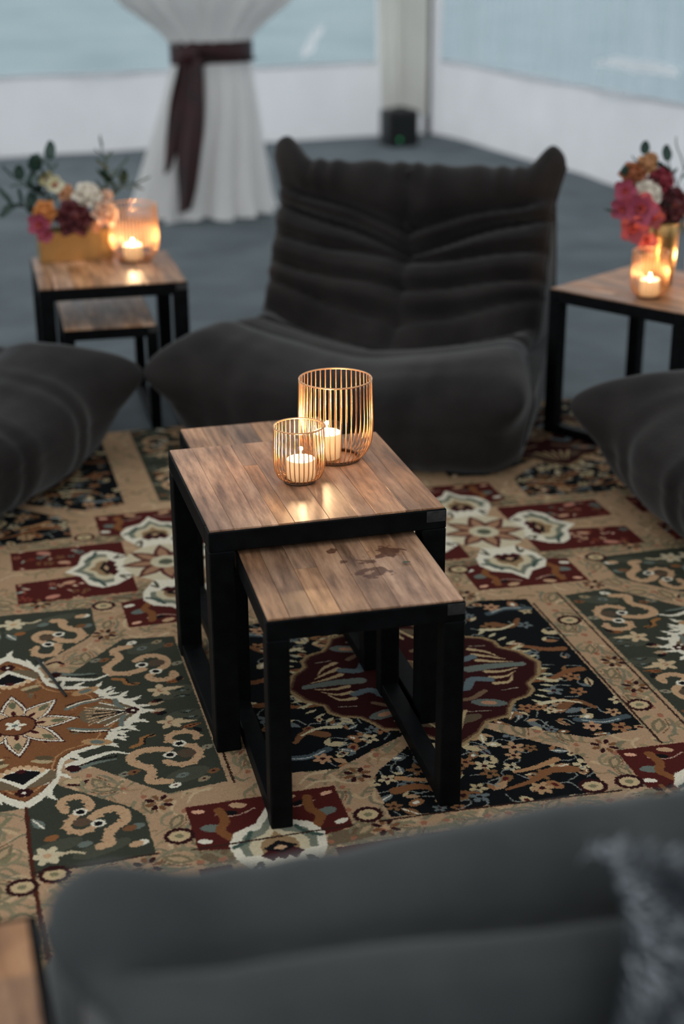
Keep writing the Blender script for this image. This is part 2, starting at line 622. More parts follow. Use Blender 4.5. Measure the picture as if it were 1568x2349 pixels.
def _win(x0, y0, x1, y1):
    i0 = max(0, int((x0 - RX0) / RES) - 1)
    i1 = min(CW, int((x1 - RX0) / RES) + 2)
    j0 = max(0, int((y0 - RY0) / RES) - 1)
    j1 = min(CH, int((y1 - RY0) / RES) + 2)
    if i1 <= i0 or j1 <= j0:
        return None
    X = RX0 + (np.arange(i0, i1) + 0.5) * RES
    Y = RY0 + (np.arange(j0, j1) + 0.5) * RES
    return slice(j0, j1), slice(i0, i1), X[None, :], Y[:, None]


def _put(wd, m, col, only, lab):
    if only is not None:
        m = m & (label[wd[0], wd[1]] == only)
    canvas[wd[0], wd[1]][m] = col
    if lab is not None:
        label[wd[0], wd[1]][m] = lab


def poly(pts, col, only=None, lab=None):
    P = np.array(pts, float)
    wd = _win(P[:, 0].min(), P[:, 1].min(), P[:, 0].max(), P[:, 1].max())
    if wd is None:
        return
    X, Y = wd[2], wd[3]
    m = np.zeros((Y.shape[0], X.shape[1]), bool)
    n = len(P)
    for i in range(n):
        (xa, ya), (xb, yb) = P[i], P[(i + 1) % n]
        if ya == yb:
            continue
        c = (Y > min(ya, yb)) & (Y <= max(ya, yb)) & (X < xa + (Y - ya) * (xb - xa) / (yb - ya))
        m ^= c
    _put(wd, m, col, only, lab)


def ell(cx, cy, rx, ry, col, rot=0.0, only=None, lab=None):
    r = max(rx, ry)
    wd = _win(cx - r, cy - r, cx + r, cy + r)
    if wd is None:
        return
    c, s = math.cos(rot), math.sin(rot)
    a = (wd[2] - cx) * c + (wd[3] - cy) * s
    b = -(wd[2] - cx) * s + (wd[3] - cy) * c
    _put(wd, (a / rx) ** 2 + (b / ry) ** 2 < 1, col, only, lab)


def stroke(pts, width, col, only=None, smooth=True, closed=False, lab=None):
    P = np.array(pts, float)
    if smooth and len(P) > 2:
        P = catmull(P, max(12, 5 * len(P)), closed)[0]
    elif closed:
        P = np.r_[P, P[:1]]
    wid = width if hasattr(width, '__len__') else (width, width)
    h = max(wid) / 2
    for i in range(len(P) - 1):
        a, b = P[i], P[i + 1]
        hw = (wid[0] + (wid[1] - wid[0]) * i / max(1, len(P) - 2)) / 2
        wd = _win(min(a[0], b[0]) - h, min(a[1], b[1]) - h, max(a[0], b[0]) + h, max(a[1], b[1]) + h)
        if wd is None:
            continue
        d = b - a
        q = max(1e-12, d @ d)
        t = np.clip(((wd[2] - a[0]) * d[0] + (wd[3] - a[1]) * d[1]) / q, 0, 1)
        _put(wd, (wd[2] - a[0] - t * d[0]) ** 2 + (wd[3] - a[1] - t * d[1]) ** 2 < hw * hw, col, only, lab)


def blossom(cx, cy, r, n, col, heart, rot=0.0, only=None, edge=None):
    for k in range(n):
        a = rot + 2 * PI * k / n
        if edge:
            ell(cx + .6 * r * math.cos(a), cy + .6 * r * math.sin(a), .50 * r, .36 * r, edge, a, only)
    for k in range(n):
        a = rot + 2 * PI * k / n
        ell(cx + .58 * r * math.cos(a), cy + .58 * r * math.sin(a), .44 * r, .28 * r, col, a, only)
    ell(cx, cy, .26 * r, .24 * r, heart, 0, only)


def leaf(x, y, l, wd, a, col, only=None, vein=None):
    c, s = math.cos(a), math.sin(a)
    pts = []
    for t in np.linspace(0, 1, 9):
        pts.append((t * l, wd * math.sin(PI * t) * (1 - .35 * t)))
    for t in np.linspace(1, 0, 9)[1:-1]:
        pts.append((t * l, -wd * math.sin(PI * t) * (1 - .35 * t)))
    poly([(x + c * p - s * q, y + s * p + c * q) for p, q in pts], col, only)
    if vein:
        stroke([(x + c * .1 * l, y + s * .1 * l), (x + c * .85 * l, y + s * .85 * l)], wd * .3, vein, only)


def rosette(cx, cy, r=0.029):
    for k in range(14):
        a = 2 * PI * k / 14
        ell(cx + r * .82 * math.cos(a), cy + r * .74 * math.sin(a), r * .24, r * .24, MAROON)
    ell(cx, cy, r * .74, r * .62, (196, 172, 132))
    ell(cx, cy, r * .3, r * .24, OLIVE)


def T(cx, cy, sx, sy):
    return lambda pts: [(cx + sx * a, cy + sy * b) for a, b in pts]


R_PIECE = [(.405, -.348), (.28, -.362), (.10, -.17), (.0, .0), (.10, .17), (.28, .362), (.405, .345)]
E_PIECE = [(0, .20), (.10, .30), (.150, .345), (.20, .39), (.225, .43), (.226, .565), (0, .578)]
BLOB = [IVORY, PEACH, GREY, OLIVE, BROWN]


def scatter_florals(poly_pts, code, n, cols, size, seed, stems=None):
    rr = random.Random(seed)
    P = np.array(poly_pts)
    x0, y0 = P.min(0)
    x1, y1 = P.max(0)
    done = []
    tries = 0
    while len(done) < n and tries < n * 30:
        tries += 1
        x, y = rr.uniform(x0, x1), rr.uniform(y0, y1)
        if any((x - a) ** 2 + (y - b) ** 2 < (size * 1.45) ** 2 for a, b in done):
            continue
        done.append((x, y))
        c = rr.choice(cols)
        k = rr.random()
        a = rr.uniform(0, 6.28)
        s = size * rr.uniform(.7, 1.25)
        if stems:
            stroke([(x, y), (x + 1.2 * s * math.cos(a + 1), y + 1.2 * s * math.sin(a + 1)), (x + 2.1 * s * math.cos(a + .3), y + 2.1 * s * math.sin(a + .3))], .0035, stems, code)
        if k < .36:
            blossom(x, y, s, 5, c, rr.choice([MAROON, BLACK]), a, code)
        elif k < .72:
            leaf(x, y, s * 1.9, s * .5, a, c, code, rr.choice([None, MAROON, IVORY]))
            leaf(x, y, s * 1.2, s * .35, a + 1.1, rr.choice(cols), code)
        else:
            ell(x, y, s * .8, s * .5, c, a, code)
            ell(x, y, s * .35, s * .22, rr.choice([MAROON, RED, IVORY]), a, code)


def green_cell(cx, cy):
    for sx in (1, -1):
        t = T(cx, cy, sx, 1)
        poly(t(R_PIECE), GREEN, lab=1)
        for sy in (1, -1):
            t = T(cx, cy, sx, sy)
            poly(t(E_PIECE), GREEN, lab=1)
    S1 = [(.29, .317), (.252, .305), (.261, .264), (.228, .223), (.232, .192), (.269, .18), (.308, .190)]
    S2 = [(.296, .238), (.318, .255), (.346, .254), (.367, .228), (.365, .197), (.342, .178)]
    S3 = [(.373, .158), (.376, .139), (.354, .125), (.325, .13), (.314, .151), (.328, .164)]
    A1 = [(.074, .373), (.067, .345), (.08, .326), (.106, .324), (.123, .347), (.122, .373), (.106, .381)]
    A2 = [(.095, .388), (.073, .424), (.082, .447), (.104, .453), (.128, .438)]
    A3 = [(.123, .41), (.143, .392), (.171, .387), (.187, .408), (.183, .437), (.16, .456), (.146, .481), (.147, .506), (.127, .512)]
    for sx in (1, -1):
        for sy in (1, -1):
            t = T(cx, cy, sx, sy)
            # soft sage shading of the field
            for x, y, rx, ry in ((.36, .06, .05, .03), (.33, .30, .05, .025), (.13, .52, .06, .02), (.05, .49, .05, .02)):
                ell(cx + sx * x, cy + sy * y, rx, ry, GREEN2, .3 * sx, 1)
            for s, wdt in ((S1, .021), (S2, .018), (S3, .017), (A1, .018), (A2, .016), (A3, .022)):
                stroke(t(s), wdt, PEACH, 1)
                q = catmull(t(s), 14)[0]
                for (xa, ya), (xb, yb) in zip(q[1:-1:2], q[2::2]):         # the comb marks across the scroll
                    nx, ny = -(yb - ya), xb - xa
                    ln = math.hypot(nx, ny) + 1e-9
                    ell(xa - nx / ln * wdt * .5, ya - ny / ln * wdt * .5, .0055, .0050, PEACH, 0, 1)
                    stroke([(xa - nx / ln * wdt * .42, ya - ny / ln * wdt * .42), (xa - nx / ln * wdt * .1, ya - ny / ln * wdt * .1)], .0018, (158, 120, 86), 1, False)
            for x, y in ((.308, .213), (.335, .172), (.103, .383), (.133, .432)):
                ell(cx + sx * x, cy + sy * y, .0150, .0130, IVORY, 0, 1)
                ell(cx + sx * x, cy + sy * y, .0085, .0075, BLACK, 0, 1)
            ell(cx + sx * .343, cy + sy * .215, .020, .018, (86, 72, 58), 0, 1)
            ell(cx + sx * .102, cy + sy * .42, .018, .015, (92, 74, 58), 0, 1)
            blossom(cx + sx * .331, cy + sy * .076, .030, 5, (196, 172, 136), (150, 110, 84), .3, 1)
            leaf(cx + sx * .325, cy + sy * .076, .066, .009, PI / 2 - sx * (PI / 2 - .1 * sy), (196, 172, 136), 1)
            leaf(cx + sx * .348, cy + sy * .108, .05, .009, (0.25 if sx > 0 else PI - .25), (150, 92, 54), 1, BLACK)
            leaf(cx + sx * .375, cy + sy * .11, .03, .010, (1.0 if sx > 0 else PI - 1.0) * sy, (26, 26, 26), 1)
            leaf(cx + sx * .292, cy + sy * .018, .040, .012, (.1 if sx > 0 else PI - .1), (170, 146, 116), 1)
            ell(cx + sx * .318, cy + sy * .03, .012, .008, BLACK, .3, 1)
            ell(cx + sx * .308, cy + sy * .026, .006, .005, RED, 0, 1)
            for x, y, a in ((.372, .035, .4), (.376, .062, -.3)):
                stroke(t([(x - .016, y), (x, y + .008), (x + .018, y + .001)]), .003, (20, 24, 24), 1)
                ell(cx + sx * (x + .004), cy + sy * (y + .001), .006, .005, GREY, 0, 1)
            stroke(t([(.235, .160), (.255, .150), (.262, .128), (.285, .122)]), .012, (150, 104, 62), 1)
            stroke(t([(.262, .156), (.268, .130), (.290, .118)]), .004, BLACK, 1)
            for x, y, c in ((.205, .265, (128, 126, 108)), (.225, .262, BROWN), (.30, .335, IVORY), (.39, .20, (140, 134, 112)),
                            (.32, .30, GREY), (.36, .325, (146, 130, 102)), (.385, .30, BROWN)):
                ell(cx + sx * x, cy + sy * y, .014, .009, c, .4 * sx, 1)
                ell(cx + sx * x, cy + sy * y, .004, .003, MAROON, 0, 1)
            for x, y, c in ((.205, .462, GREY), (.19, .465, BROWN), (.205, .52, IVORY), (.195, .522, PEACH), (.10, .497, GREY), (.04, .46, (140, 92, 56))):
                ell(cx + sx * x, cy + sy * y, .015, .010, c, .3 * sx, 1)
            blossom(cx + sx * .028, cy + sy * .517, .032, 6, (204, 190, 158), PEACH, 0, 1)
            stroke(t([(.05, .52), (.075, .516), (.095, .527)]), .008, (196, 180, 146), 1)
            leaf(cx + sx * .03, cy + sy * .425, .05, .014, PI / 2 + .5 * sx, GREY, 1, IVORY)
    # medallion: ivory flames round a rust ground
    out = [(0, .345), (.03, .322), (.058, .285), (.074, .25), (.08, .215), (.09, .182), (.12, .155), (.16, .144), (.195, .126), (.211, .102), (.212, .082), (.240, .070), (.264, .042), (.282, .0)]
    ring = [(cx + a, cy + b) for a, b in out] + [(cx + a, cy - b) for a, b in out[::-1][1:]]
    ring += [(cx - a, cy - b) for a, b in out[1:]] + [(cx - a, cy + b) for a, b in out[::-1][1:-1]]
    n = len(ring)
    for i in range(n):
        x, y = ring[i]
        a = math.atan2(y - cy, x - cx)
        if i % 2 and abs(x - cx) < .2:
            continue
        xm, ym = (x + ring[(i + 1) % n][0]) / 2, (y + ring[(i + 1) % n][1]) / 2
        for px, py, da in ((x, y, .45), (xm, ym, -.35)):
            leaf(px - .01 * math.cos(a), py - .01 * math.sin(a), .042, .007, a + da * (1 if (x - cx) * (y - cy) > 0 else -1), IVORY)
    for sx in (1, -1):                                  # the feathered tails between the lobes
        for sy in (1, -1):
            t = T(cx, cy, sx, sy)
            stroke(t([(.10, .20), (.14, .185), (.19, .17), (.225, .185)]), (.022, .006), IVORY)
            stroke(t([(.105, .225), (.15, .205), (.195, .20)]), (.016, .005), GREY)
            stroke(t([(.105, .212), (.15, .195), (.20, .188)]), .004, BLACK)
            ell(cx + sx * .105, cy + sy * .215, .016, .012, MAROON, .6 * sx * sy)
            ell(cx + sx * .10, cy + sy * .265, .020, .012, (190, 164, 126), 0)
            stroke(t([(.09, .275), (.115, .283), (.128, .268)]), .007, MAROON)
    poly(ring, IVORY)
    poly([(cx + (x - cx) * .90, cy + (y - cy) * .915) for x, y in ring], RUST, lab=2)
    stroke([(cx + (x - cx) * .90, cy + (y - cy) * .915) for x, y in ring], .003, (96, 58, 36), smooth=False, closed=True)
    scatter_florals([(cx - .25, cy - .30), (cx + .25, cy + .30)], 2, 60, [(150, 106, 70), TAUPE, (178, 140, 100), (104, 66, 42), (112, 108, 88)], .012, int(abs(cx) * 50) + 5, (104, 62, 38))
    stroke([(cx + (x - cx) * .83, cy + (y - cy) * .86) for x, y in ring], .0035, (178, 134, 92), only=2, smooth=False, closed=True)
    for sx in (1, -1):                                  # four palmettes, leaves
        t = T(cx, cy, sx, 1)
        ell(cx + sx * .20, cy, .062, .046, TAUPE)
        for k in range(-3, 4):
            stroke(t([(.225, .0), (.155, .014 * k)]), (.003, .013), (206, 170, 130))
        for k in (-2, -1, 1, 2):
            stroke(t([(.245, .0), (.178, .017 * k)]), (.004, .011), BLACK if k % 2 else IVORY)
        stroke(t([(.25, 0), (.17, 0)]), .005, BLACK)
        stroke(t([(.255, .006), (.19, .055)]), .004, IVORY)
        stroke(t([(.255, -.006), (.19, -.055)]), .004, IVORY)
        for a in range(5):
            ell(cx + sx * .258 + .010 * math.cos(a * 1.257), cy + .010 * math.sin(a * 1.257), .006, .006, MAROON)
        ell(cx + sx * .258, cy, .005, .004, IVORY)
        for sy in (1, -1):
            t = T(cx, cy, sx, sy)
            stroke(t([(.115, .045), (.15, .06), (.20, .066)]), (.012, .004), GREY)
            stroke(t([(.118, .052), (.15, .067), (.19, .074)]), .005, IVORY)
            stroke(t([(.115, .058), (.15, .073), (.20, .080)]), .003, BLACK)
            stroke(t([(.225, .06), (.228, .035), (.236, .02)]), .012, GREY)
            ell(cx + sx * .165, cy + sy * .118, .034, .014, (178, 138, 96), .35 * sx * sy)
            ell(cx + sx * .165, cy + sy * .118, .016, .008, GREY, .35 * sx * sy)
            ell(cx + sx * .045, cy + sy * .168, .024, .008, (178, 158, 120), .3 * sx * sy)
            ell(cx + sx * .05, cy + sy * .155, .020, .009, (92, 78, 56), .3 * sx * sy)
    for sy in (1, -1):
        t = T(cx, cy, 1, sy)
        ell(cx, cy + sy * .228, .070, .040, TAUPE)
        poly(t([(-.062, .205), (0, .27), (.062, .205), (0, .18)]), IVORY)
        poly(t([(-.045, .208), (0, .25), (.045, .208), (0, .195)]), BLACK)
        for k in range(-3, 4):
            ell(cx + .014 * k, cy + sy * (.183 + .0022 * k * k), .007, .010, (206, 170, 130))
        ell(cx, cy + sy * .198, .010, .008, DKRED)
        for a in range(6):
            ell(cx + .012 * math.cos(a * 1.047), cy + sy * .282 + .010 * math.sin(a * 1.047), .007, .007, MAROON)
        ell(cx, cy + sy * .282, .005, .005, IVORY)
    for k in range(8):                                  # eight-petalled star flower
        a = k * PI / 4
        for l, wd_, c in ((.142, .036, MAROON), (.137, .033, IVORY), (.126, .028, MAROON), (.122, .026, (196, 164, 128))):
            leaf(cx, cy, l, wd_, a, c)
    for k in range(8):
        a = k * PI / 4
        leaf(cx + .075 * math.cos(a), cy + .075 * math.sin(a), .038, .010, a, (104, 104, 78))
        ell(cx + .055 * math.cos(a + .0), cy + .055 * math.sin(a), .012, .005, DKRED, a)
    ell(cx, cy, .047, .045, MAROON)
    ell(cx, cy, .043, .041, (118, 74, 46))
    blossom(cx, cy, .024, 5, IVORY, GREY)


def navy_cell(cx, cy):
    for sx in (1, -1):
        poly(T(cx, cy, sx, 1)(R_PIECE[:2] + [(.0, -.2), (0, .2)] + R_PIECE[-2:]), NAVY, lab=3)
        for sy in (1, -1):
            poly(T(cx, cy, sx, sy)(E_PIECE), NAVY, lab=3)
    cols = [(196, 178, 140), (150, 106, 72), (176, 140, 104), (104, 112, 112), (128, 92, 60), (190, 170, 130)]
    for sx in (1, -1):
        scatter_florals(T(cx, cy, sx, 1)([(.05, -.36), (.42, .36)]), 3, 62, cols, .021, 31 + sx, (130, 134, 126))
        for sy in (1, -1):
            scatter_florals(T(cx, cy, sx, sy)([(0, .2), (.24, .58)]), 3, 44, cols, .021, 51 + sx + 3 * sy, (130, 134, 126))
        for sy in (1, -1):
            t = T(cx, cy, sx, sy)
            stroke(t([(.27, .22), (.31, .20), (.34, .235)]), (.026, .012), BROWN, 3)
            stroke(t([(.23, .195), (.28, .19), (.32, .21)]), (.014, .006), (204, 192, 156), 3)
            stroke(t([(.25, -.02 + .11), (.30, .085), (.345, .06), (.385, .055)]), (.010, .022), (128, 84, 54), 3)
            stroke(t([(.22, .09), (.26, .075), (.29, .095)]), (.020, .006), (200, 190, 150), 3)
            stroke(t([(.28, .28), (.33, .30), (.39, .29)]), .020, (72, 84, 88), 3)
            stroke(t([(.29, .285), (.33, .303), (.37, .297)]), .004, (170, 176, 170), 3)
            stroke(t([(.03, .52), (.09, .50), (.14, .47), (.19, .475)]), (.008, .026), (132, 88, 56), 3)
            stroke(t([(.07, .46), (.12, .45), (.17, .43)]), (.010, .018), (176, 132, 92), 3)
            blossom(cx + sx * .10, cy + sy * .53, .025, 6, (178, 142, 104), MAROON, 0, 3)
            blossom(cx + sx * .26, cy + sy * .045, .024, 6, (170, 134, 98), MAROON, .3, 3)
            blossom(cx + sx * .30, cy + sy * .315, .022, 6, (182, 140, 106), MAROON, .2, 3)
            for k in range(7):                          # ivory fringe flames off the medallion
                a = .12 + k * .10
                leaf(cx + sx * .285 * math.cos(a), cy + sy * .26 * math.sin(a), .034, .006, (a if sx > 0 else PI - a) * (1 if sy > 0 else -1) if sx > 0 else (PI - a) * sy, (188, 178, 142), 3)
    out = [(0, .325), (.05, .288), (.083, .243), (.14, .228), (.152, .2), (.175, .165), (.215, .15), (.235, .125), (.236, .095), (.273, .061), (.298, .0)]
    ring = [(cx + a, cy + b) for a, b in out] + [(cx + a, cy - b) for a, b in out[::-1][1:]]
    ring += [(cx - a, cy - b) for a, b in out[1:]] + [(cx - a, cy + b) for a, b in out[::-1][1:-1]]
    poly([(cx + (x - cx) * 1.035, cy + (y - cy) * 1.035) for x, y in ring], (150, 126, 90))
    poly([(cx + (x - cx) * 1.0, cy + (y - cy) * 1.0) for x, y in ring], (92, 66, 48))
    poly([(cx + (x - cx) * .978, cy + (y - cy) * .978) for x, y in ring], (50, 15, 16), lab=4)
    for sx in (1, -1):
        t = T(cx, cy, sx, 1)
        for k in range(-3, 4):
            stroke(t([(.255 - .012 * abs(k), .016 * k), (.20, .026 * k), (.165, .030 * k + .01)]), (.003, .014), (182, 158, 118), 4)
        stroke(t([(.26, 0), (.19, .004), (.13, 0)]), (.020, .030), GREY, 4)
        for sy in (1, -1):
            t = T(cx, cy, sx, sy)
            stroke(t([(.05, .06), (.09, .09), (.12, .05), (.16, .06)]), .022, (96, 110, 114), 4)
            stroke(t([(.03, .12), (.08, .14), (.13, .11)]), .014, (116, 92, 70), 4)
            ell(cx + sx * .12, cy + sy * .165, .040, .018, (98, 106, 100), .3 * sx * sy, 4)
            ell(cx + sx * .12, cy + sy * .165, .018, .009, (176, 130, 100), .3 * sx * sy, 4)
            ell(cx + sx * .05, cy + sy * .225, .036, .016, (92, 78, 60), -.3 * sx * sy, 4)
            stroke(t([(.06, .195), (.11, .20)]), .003, (150, 140, 120), 4)
            stroke(t([(.17, .115), (.21, .11)]), .003, (150, 140, 120), 4)
    for sy in (1, -1):
        for k in range(-2, 3):
            stroke(T(cx, cy, 1, sy)([(.010 * k, .27), (.02 * k, .22), (.028 * k, .19)]), (.003, .010), (182, 158, 118), 4)
    blossom(cx, cy, .07, 8, (104, 84, 66), (150, 140, 110), 0, 4, (150, 120, 90))


def red_cell(cx, cy):
    for sx in (1, -1):
        for sy in (1, -1):
            t = T(cx, cy, sx, sy)
            poly(t([(0.10, .175), (.41, .175), (.41, .045), (.2, .03), (.1, .05)]), RED, lab=5)
            poly(t([(0, .20), (.152, .235), (.152, .388), (0, .388)]), RED, lab=5)
            scatter_florals(t([(.22, .05), (.41, .175)]), 5, 16, [BROWN, (150, 92, 74), GREY, (190, 150, 120), (128, 60, 44)], .014, 71 + sx + 3 * sy)
            for x, y, c, s in ((.135, .26, IVORY, .010), (.13, .365, (220, 170, 140), .009), (.112, .30, GREY, .017), (.07, .345, BLACK, .010), (.05, .368, PEACH, .012),
                               (.32, .15, (190, 130, 110), .014), (.27, .07, (196, 150, 120), .012)):
                ell(cx + sx * x, cy + sy * y, s * 1.5, s * .8, c, .3 * sx * sy, 5)
            stroke(t([(.02, .35), (.06, .333), (.10, .345)]), .004, (180, 150, 130), 5)
            stroke(t([(.085, .26), (.10, .29), (.085, .32), (.09, .36)]), .020, (128, 82, 48), 5)
            # taupe corner between the strips and the box
            poly(t([(.08, .18), (.19, .19), (.16, .232), (.10, .225)]), TAUPE)
            stroke(t([(.20, .195), (.30, .19), (.40, .20)]), .012, OLIVE)

    def lobe(ax, ay):
        """One ogee lobe pointing along +y in local terms; ax, ay turn it."""
        f = lambda pts: [(cx + ax(p, q), cy + ay(p, q)) for p, q in pts]
        half = [(0, .345), (.03, .295), (.075, .275), (.095, .235), (.088, .185), (.06, .135), (.03, .08)]
        o = half + [(-p, q) for p, q in half[::-1]]
        poly(f(o), IVORY, lab=6)
        inn = [(0 + p * .80, .205 + (q - .205) * .78) for p, q in half[:5]]
        inn = inn + [(-p, q) for p, q in inn[::-1]]
        poly(f(inn), (120, 124, 108))
        inn2 = [(p * .62, .20 + (q - .205) * .62) for p, q in half[:5]]
        poly(f(inn2 + [(-p, q) for p, q in inn2[::-1]]), (204, 190, 158))
        poly(f([(p * .40, .20 + (q - .205) * .45) for p, q in half[:5]] + [(-p * .4, .20 + (q - .205) * .45) for p, q in half[:5][::-1]]), (150, 122, 88))
        for k in (-1, 0, 1):
            poly(f([(.022 * k - .02, .185), (.022 * k, .165), (.022 * k + .02, .185), (.022 * k, .202)]), DKRED)
        poly(f([(-.035, .205), (0, .187), (.035, .205), (0, .228)]), BLACK)
        poly(f([(-.014, .203), (0, .195), (.014, .203), (0, .213)]), PEACH)
        for s in (1, -1):
            stroke(f([(s * .085, .225), (s * .06, .24), (s * .045, .268)]), .010, (66, 84, 76))
            stroke(f([(s * .06, .15), (s * .045, .165), (s * .05, .125)]), .008, (70, 66, 50))
    lobe(lambda p, q: p, lambda p, q: q)
    lobe(lambda p, q: p, lambda p, q: -q)
    lobe(lambda p, q: q * .80, lambda p, q: p * 1.35)
    lobe(lambda p, q: -q * .80, lambda p, q: p * 1.35)
    ell(cx, cy, .115, .125, (206, 194, 164))
    for k in range(8):
        leaf(cx, cy, .125, .030, k * PI / 4, (86, 46, 40))
        leaf(cx + .02 * math.cos(k * PI / 4), cy + .02 * math.sin(k * PI / 4), .085, .017, k * PI / 4, (160, 122, 94))
    ell(cx, cy, .042, .042, (200, 190, 160))
    ell(cx, cy, .020, .020, (88, 92, 74))


# beige ground of the bands: grey-green leaf strokes, curls and little flowers
_rr = random.Random(3)
for _ in range(6000):
    x, y = RX0 + _rr.random() * RW, RY0 + _rr.random() * RH
    a = _rr.uniform(0, PI)
    ln = _rr.uniform(.03, .07)
    c = _rr.choice([(134, 122, 94), (150, 132, 100), (146, 122, 92), (124, 116, 92), (192, 164, 128), (198, 172, 136), (160, 130, 98)])
    stroke([(x, y), (x + ln * .5 * math.cos(a) - .012 * math.sin(a), y + ln * .5 * math.sin(a) + .012 * math.cos(a)), (x + ln * math.cos(a), y + ln * math.sin(a))],
           (.004, _rr.uniform(.007, .012)), c)
UC = lambda k: 0.0525 + 0.4575 * k
VM = 0.235
for row in range(-1, 3):                               # main rows of medallions, red cells half way between
    for k in range(-3, 6, 2):
        kind = ((k + 1) // 2 + row) % 2
        (green_cell if kind == 0 else navy_cell)(UC(k), VM + 1.62 * row)
for row in range(-1, 2):
    for k in range(-2, 6, 2):
        red_cell(UC(k), VM + 0.81 + 1.62 * row)


def band(x0, x1, y0, y1, n, seed):
    rr = random.Random(seed)
    poly([(x0, y0), (x1, y0), (x1, y1), (x0, y1)], BEIGE, lab=0)
    for _ in range(int(n * 2.2)):
        x, y = rr.uniform(x0, x1), rr.uniform(y0, y1)
        a = rr.uniform(-.5, .6) + (PI if rr.random() < .5 else 0)
        stroke([(x, y), (x + .03 * math.cos(a), y + .02), (x + .06 * math.cos(a), y + .045 * math.sin(a))], (.004, .010),
               rr.choice([(132, 122, 96), (152, 134, 104), (126, 118, 94), (194, 166, 130)]), 0)


def curl(x, y, a, s=1.0, lab=0):
    """One sage leaf with its curl, the filling of the beige bands."""
    c, d = math.cos(a), math.sin(a)
    f = lambda pts: [(x + s * (c * p - d * q), y + s * (d * p + c * q)) for p, q in pts]
    leaf(x, y, .062 * s, .017 * s, a, (122, 110, 84), lab)
    leaf(x + .010 * s * c, y + .010 * s * d, .040 * s, .0085 * s, a, (176, 150, 116), lab)
    stroke(f([(0, -.022), (.022, -.034), (.045, -.026), (.05, -.010)]), (.010 * s, .004), (138, 128, 100), lab)
    stroke(f([(-.004, .016), (.02, .028), (.05, .030)]), (.004, .009 * s), (126, 120, 98), lab)
    stroke(f([(.0, .010), (.03, .019), (.058, .010)]), .0022, (104, 74, 54), lab)
    ell(x - .012 * s * c, y - .012 * s * d, .008 * s, .006 * s, (158, 104, 80), a, lab)


def curls_along(p0, p1, seed, s=1.0, step=.062):
    rr = random.Random(seed)
    n = max(1, int(math.dist(p0, p1) / step))
    a = math.atan2(p1[1] - p0[1], p1[0] - p0[0])
    for i in range(n):
        t = (i + .5) / n
        k = 1 if i % 2 else -1
        curl(p0[0] + (p1[0] - p0[0]) * t, p0[1] + (p1[1] - p0[1]) * t, a + k * rr.uniform(.25, .7) + (PI if rr.random() < .4 else 0), s * rr.uniform(.85, 1.1))


# upright band that runs past the left of the green panel, with its maroon edge
band(-.545, -.405, -1.45, -.105, 70, 11)
for y in (-.135, -.26):
    stroke([(-.47 + .03, y), (-.46, y - .02), (-.47, y + .02)], .012, OLIVE)
stroke([(-.405, -.105), (-.408, -.32), (-.404, -.5), (-.392, -.8), (-.38, -1.2)], .007, (74, 36, 26))
band(-.40, 2.0, -1.45, -.335, 900, 12)
red_cell(UC(0), VM - .81)
red_cell(UC(2), VM - .81)
band(-.40, -.11, -1.45, -.335, 120, 13)
stroke([(-.405, -.105), (-.408, -.32), (-.404, -.5), (-.392, -.8), (-.38, -1.2)], .008, (74, 36, 26))
for yb in (.835, -.372, 1.262, .872):
    curls_along((-.40, yb), (1.95, yb), int(yb * 90) + 50)
for xb in (.0525, .967, -.475):
    curls_along((xb, -.11 if xb > -.2 else -1.2), (xb, .58 if xb > -.2 else -.12), int(xb * 70) + 80, 1.05)
for kx in (-.405, .51, 1.425):
    for sx in (1, -1):
        for sy in (1, -1):
            curls_along((kx + sx * .115, VM + sy * .235), (kx + sx * .255, VM + sy * .40), int(kx * 10) + sx + 3 * sy + 20, 1.0)
    for sx in (1, -1):
        curls_along((kx + sx * .295, VM - .40), (kx + sx * .295, VM - .57), 7 + int(kx * 9) + sx, .9)
        curls_along((kx + sx * .265, VM + .44), (kx + sx * .265, VM + .60), 9 + int(kx * 9) + sx, .9)
for x, y in ((-.146, .803), (-.127, -.283), (.243, -.308), (.972, .436), (.950, -.012), (.712, -.31), (-.43, -.37), (-.37, -.345), (-.39, -.73), (.13, .803), (1.20, .80), (1.20, -.30),
             (.81, .80), (-.146, 1.28), (.25, 1.28), (.80, 1.30), (.79, -.31), (1.52, .78)):
    rosette(x, y)
for x, y in ((-.163, .636), (-.147, -.156), (.268, .636), (.262, -.16), (.80, -.165), (.77, .636), (1.12, .63), (1.13, -.16), (.983, .20), (.978, .07), (.03, .24), (.04, .10), (.265, -.36), (.85, -.36),
             (-.20, -.365), (1.45, .60), (-.30, .86), (.64, .86), (1.33, .86), (.35, 1.24)):
    for k in range(8):
        a = k * PI / 4 + .2
        ell(x + .020 * math.cos(a), y + .020 * math.sin(a), .010, .0055, MAROON if k % 2 else BROWN, a)
    ell(x, y, .006, .006, PEACH)
for a, b in (((.012, -.12), (.012, .58)), ((.093, -.12), (.093, .58)), ((.922, -.18), (.922, .55)), ((1.008, -.2), (1.008, .6)),
             ((-.408, -.33), (-.175, -.33)), ((-.11, -.335), (.205, -.335)), ((.26, -.338), (.76, -.338))):
    stroke([a, b], .005, (52, 34, 26), smooth=False)
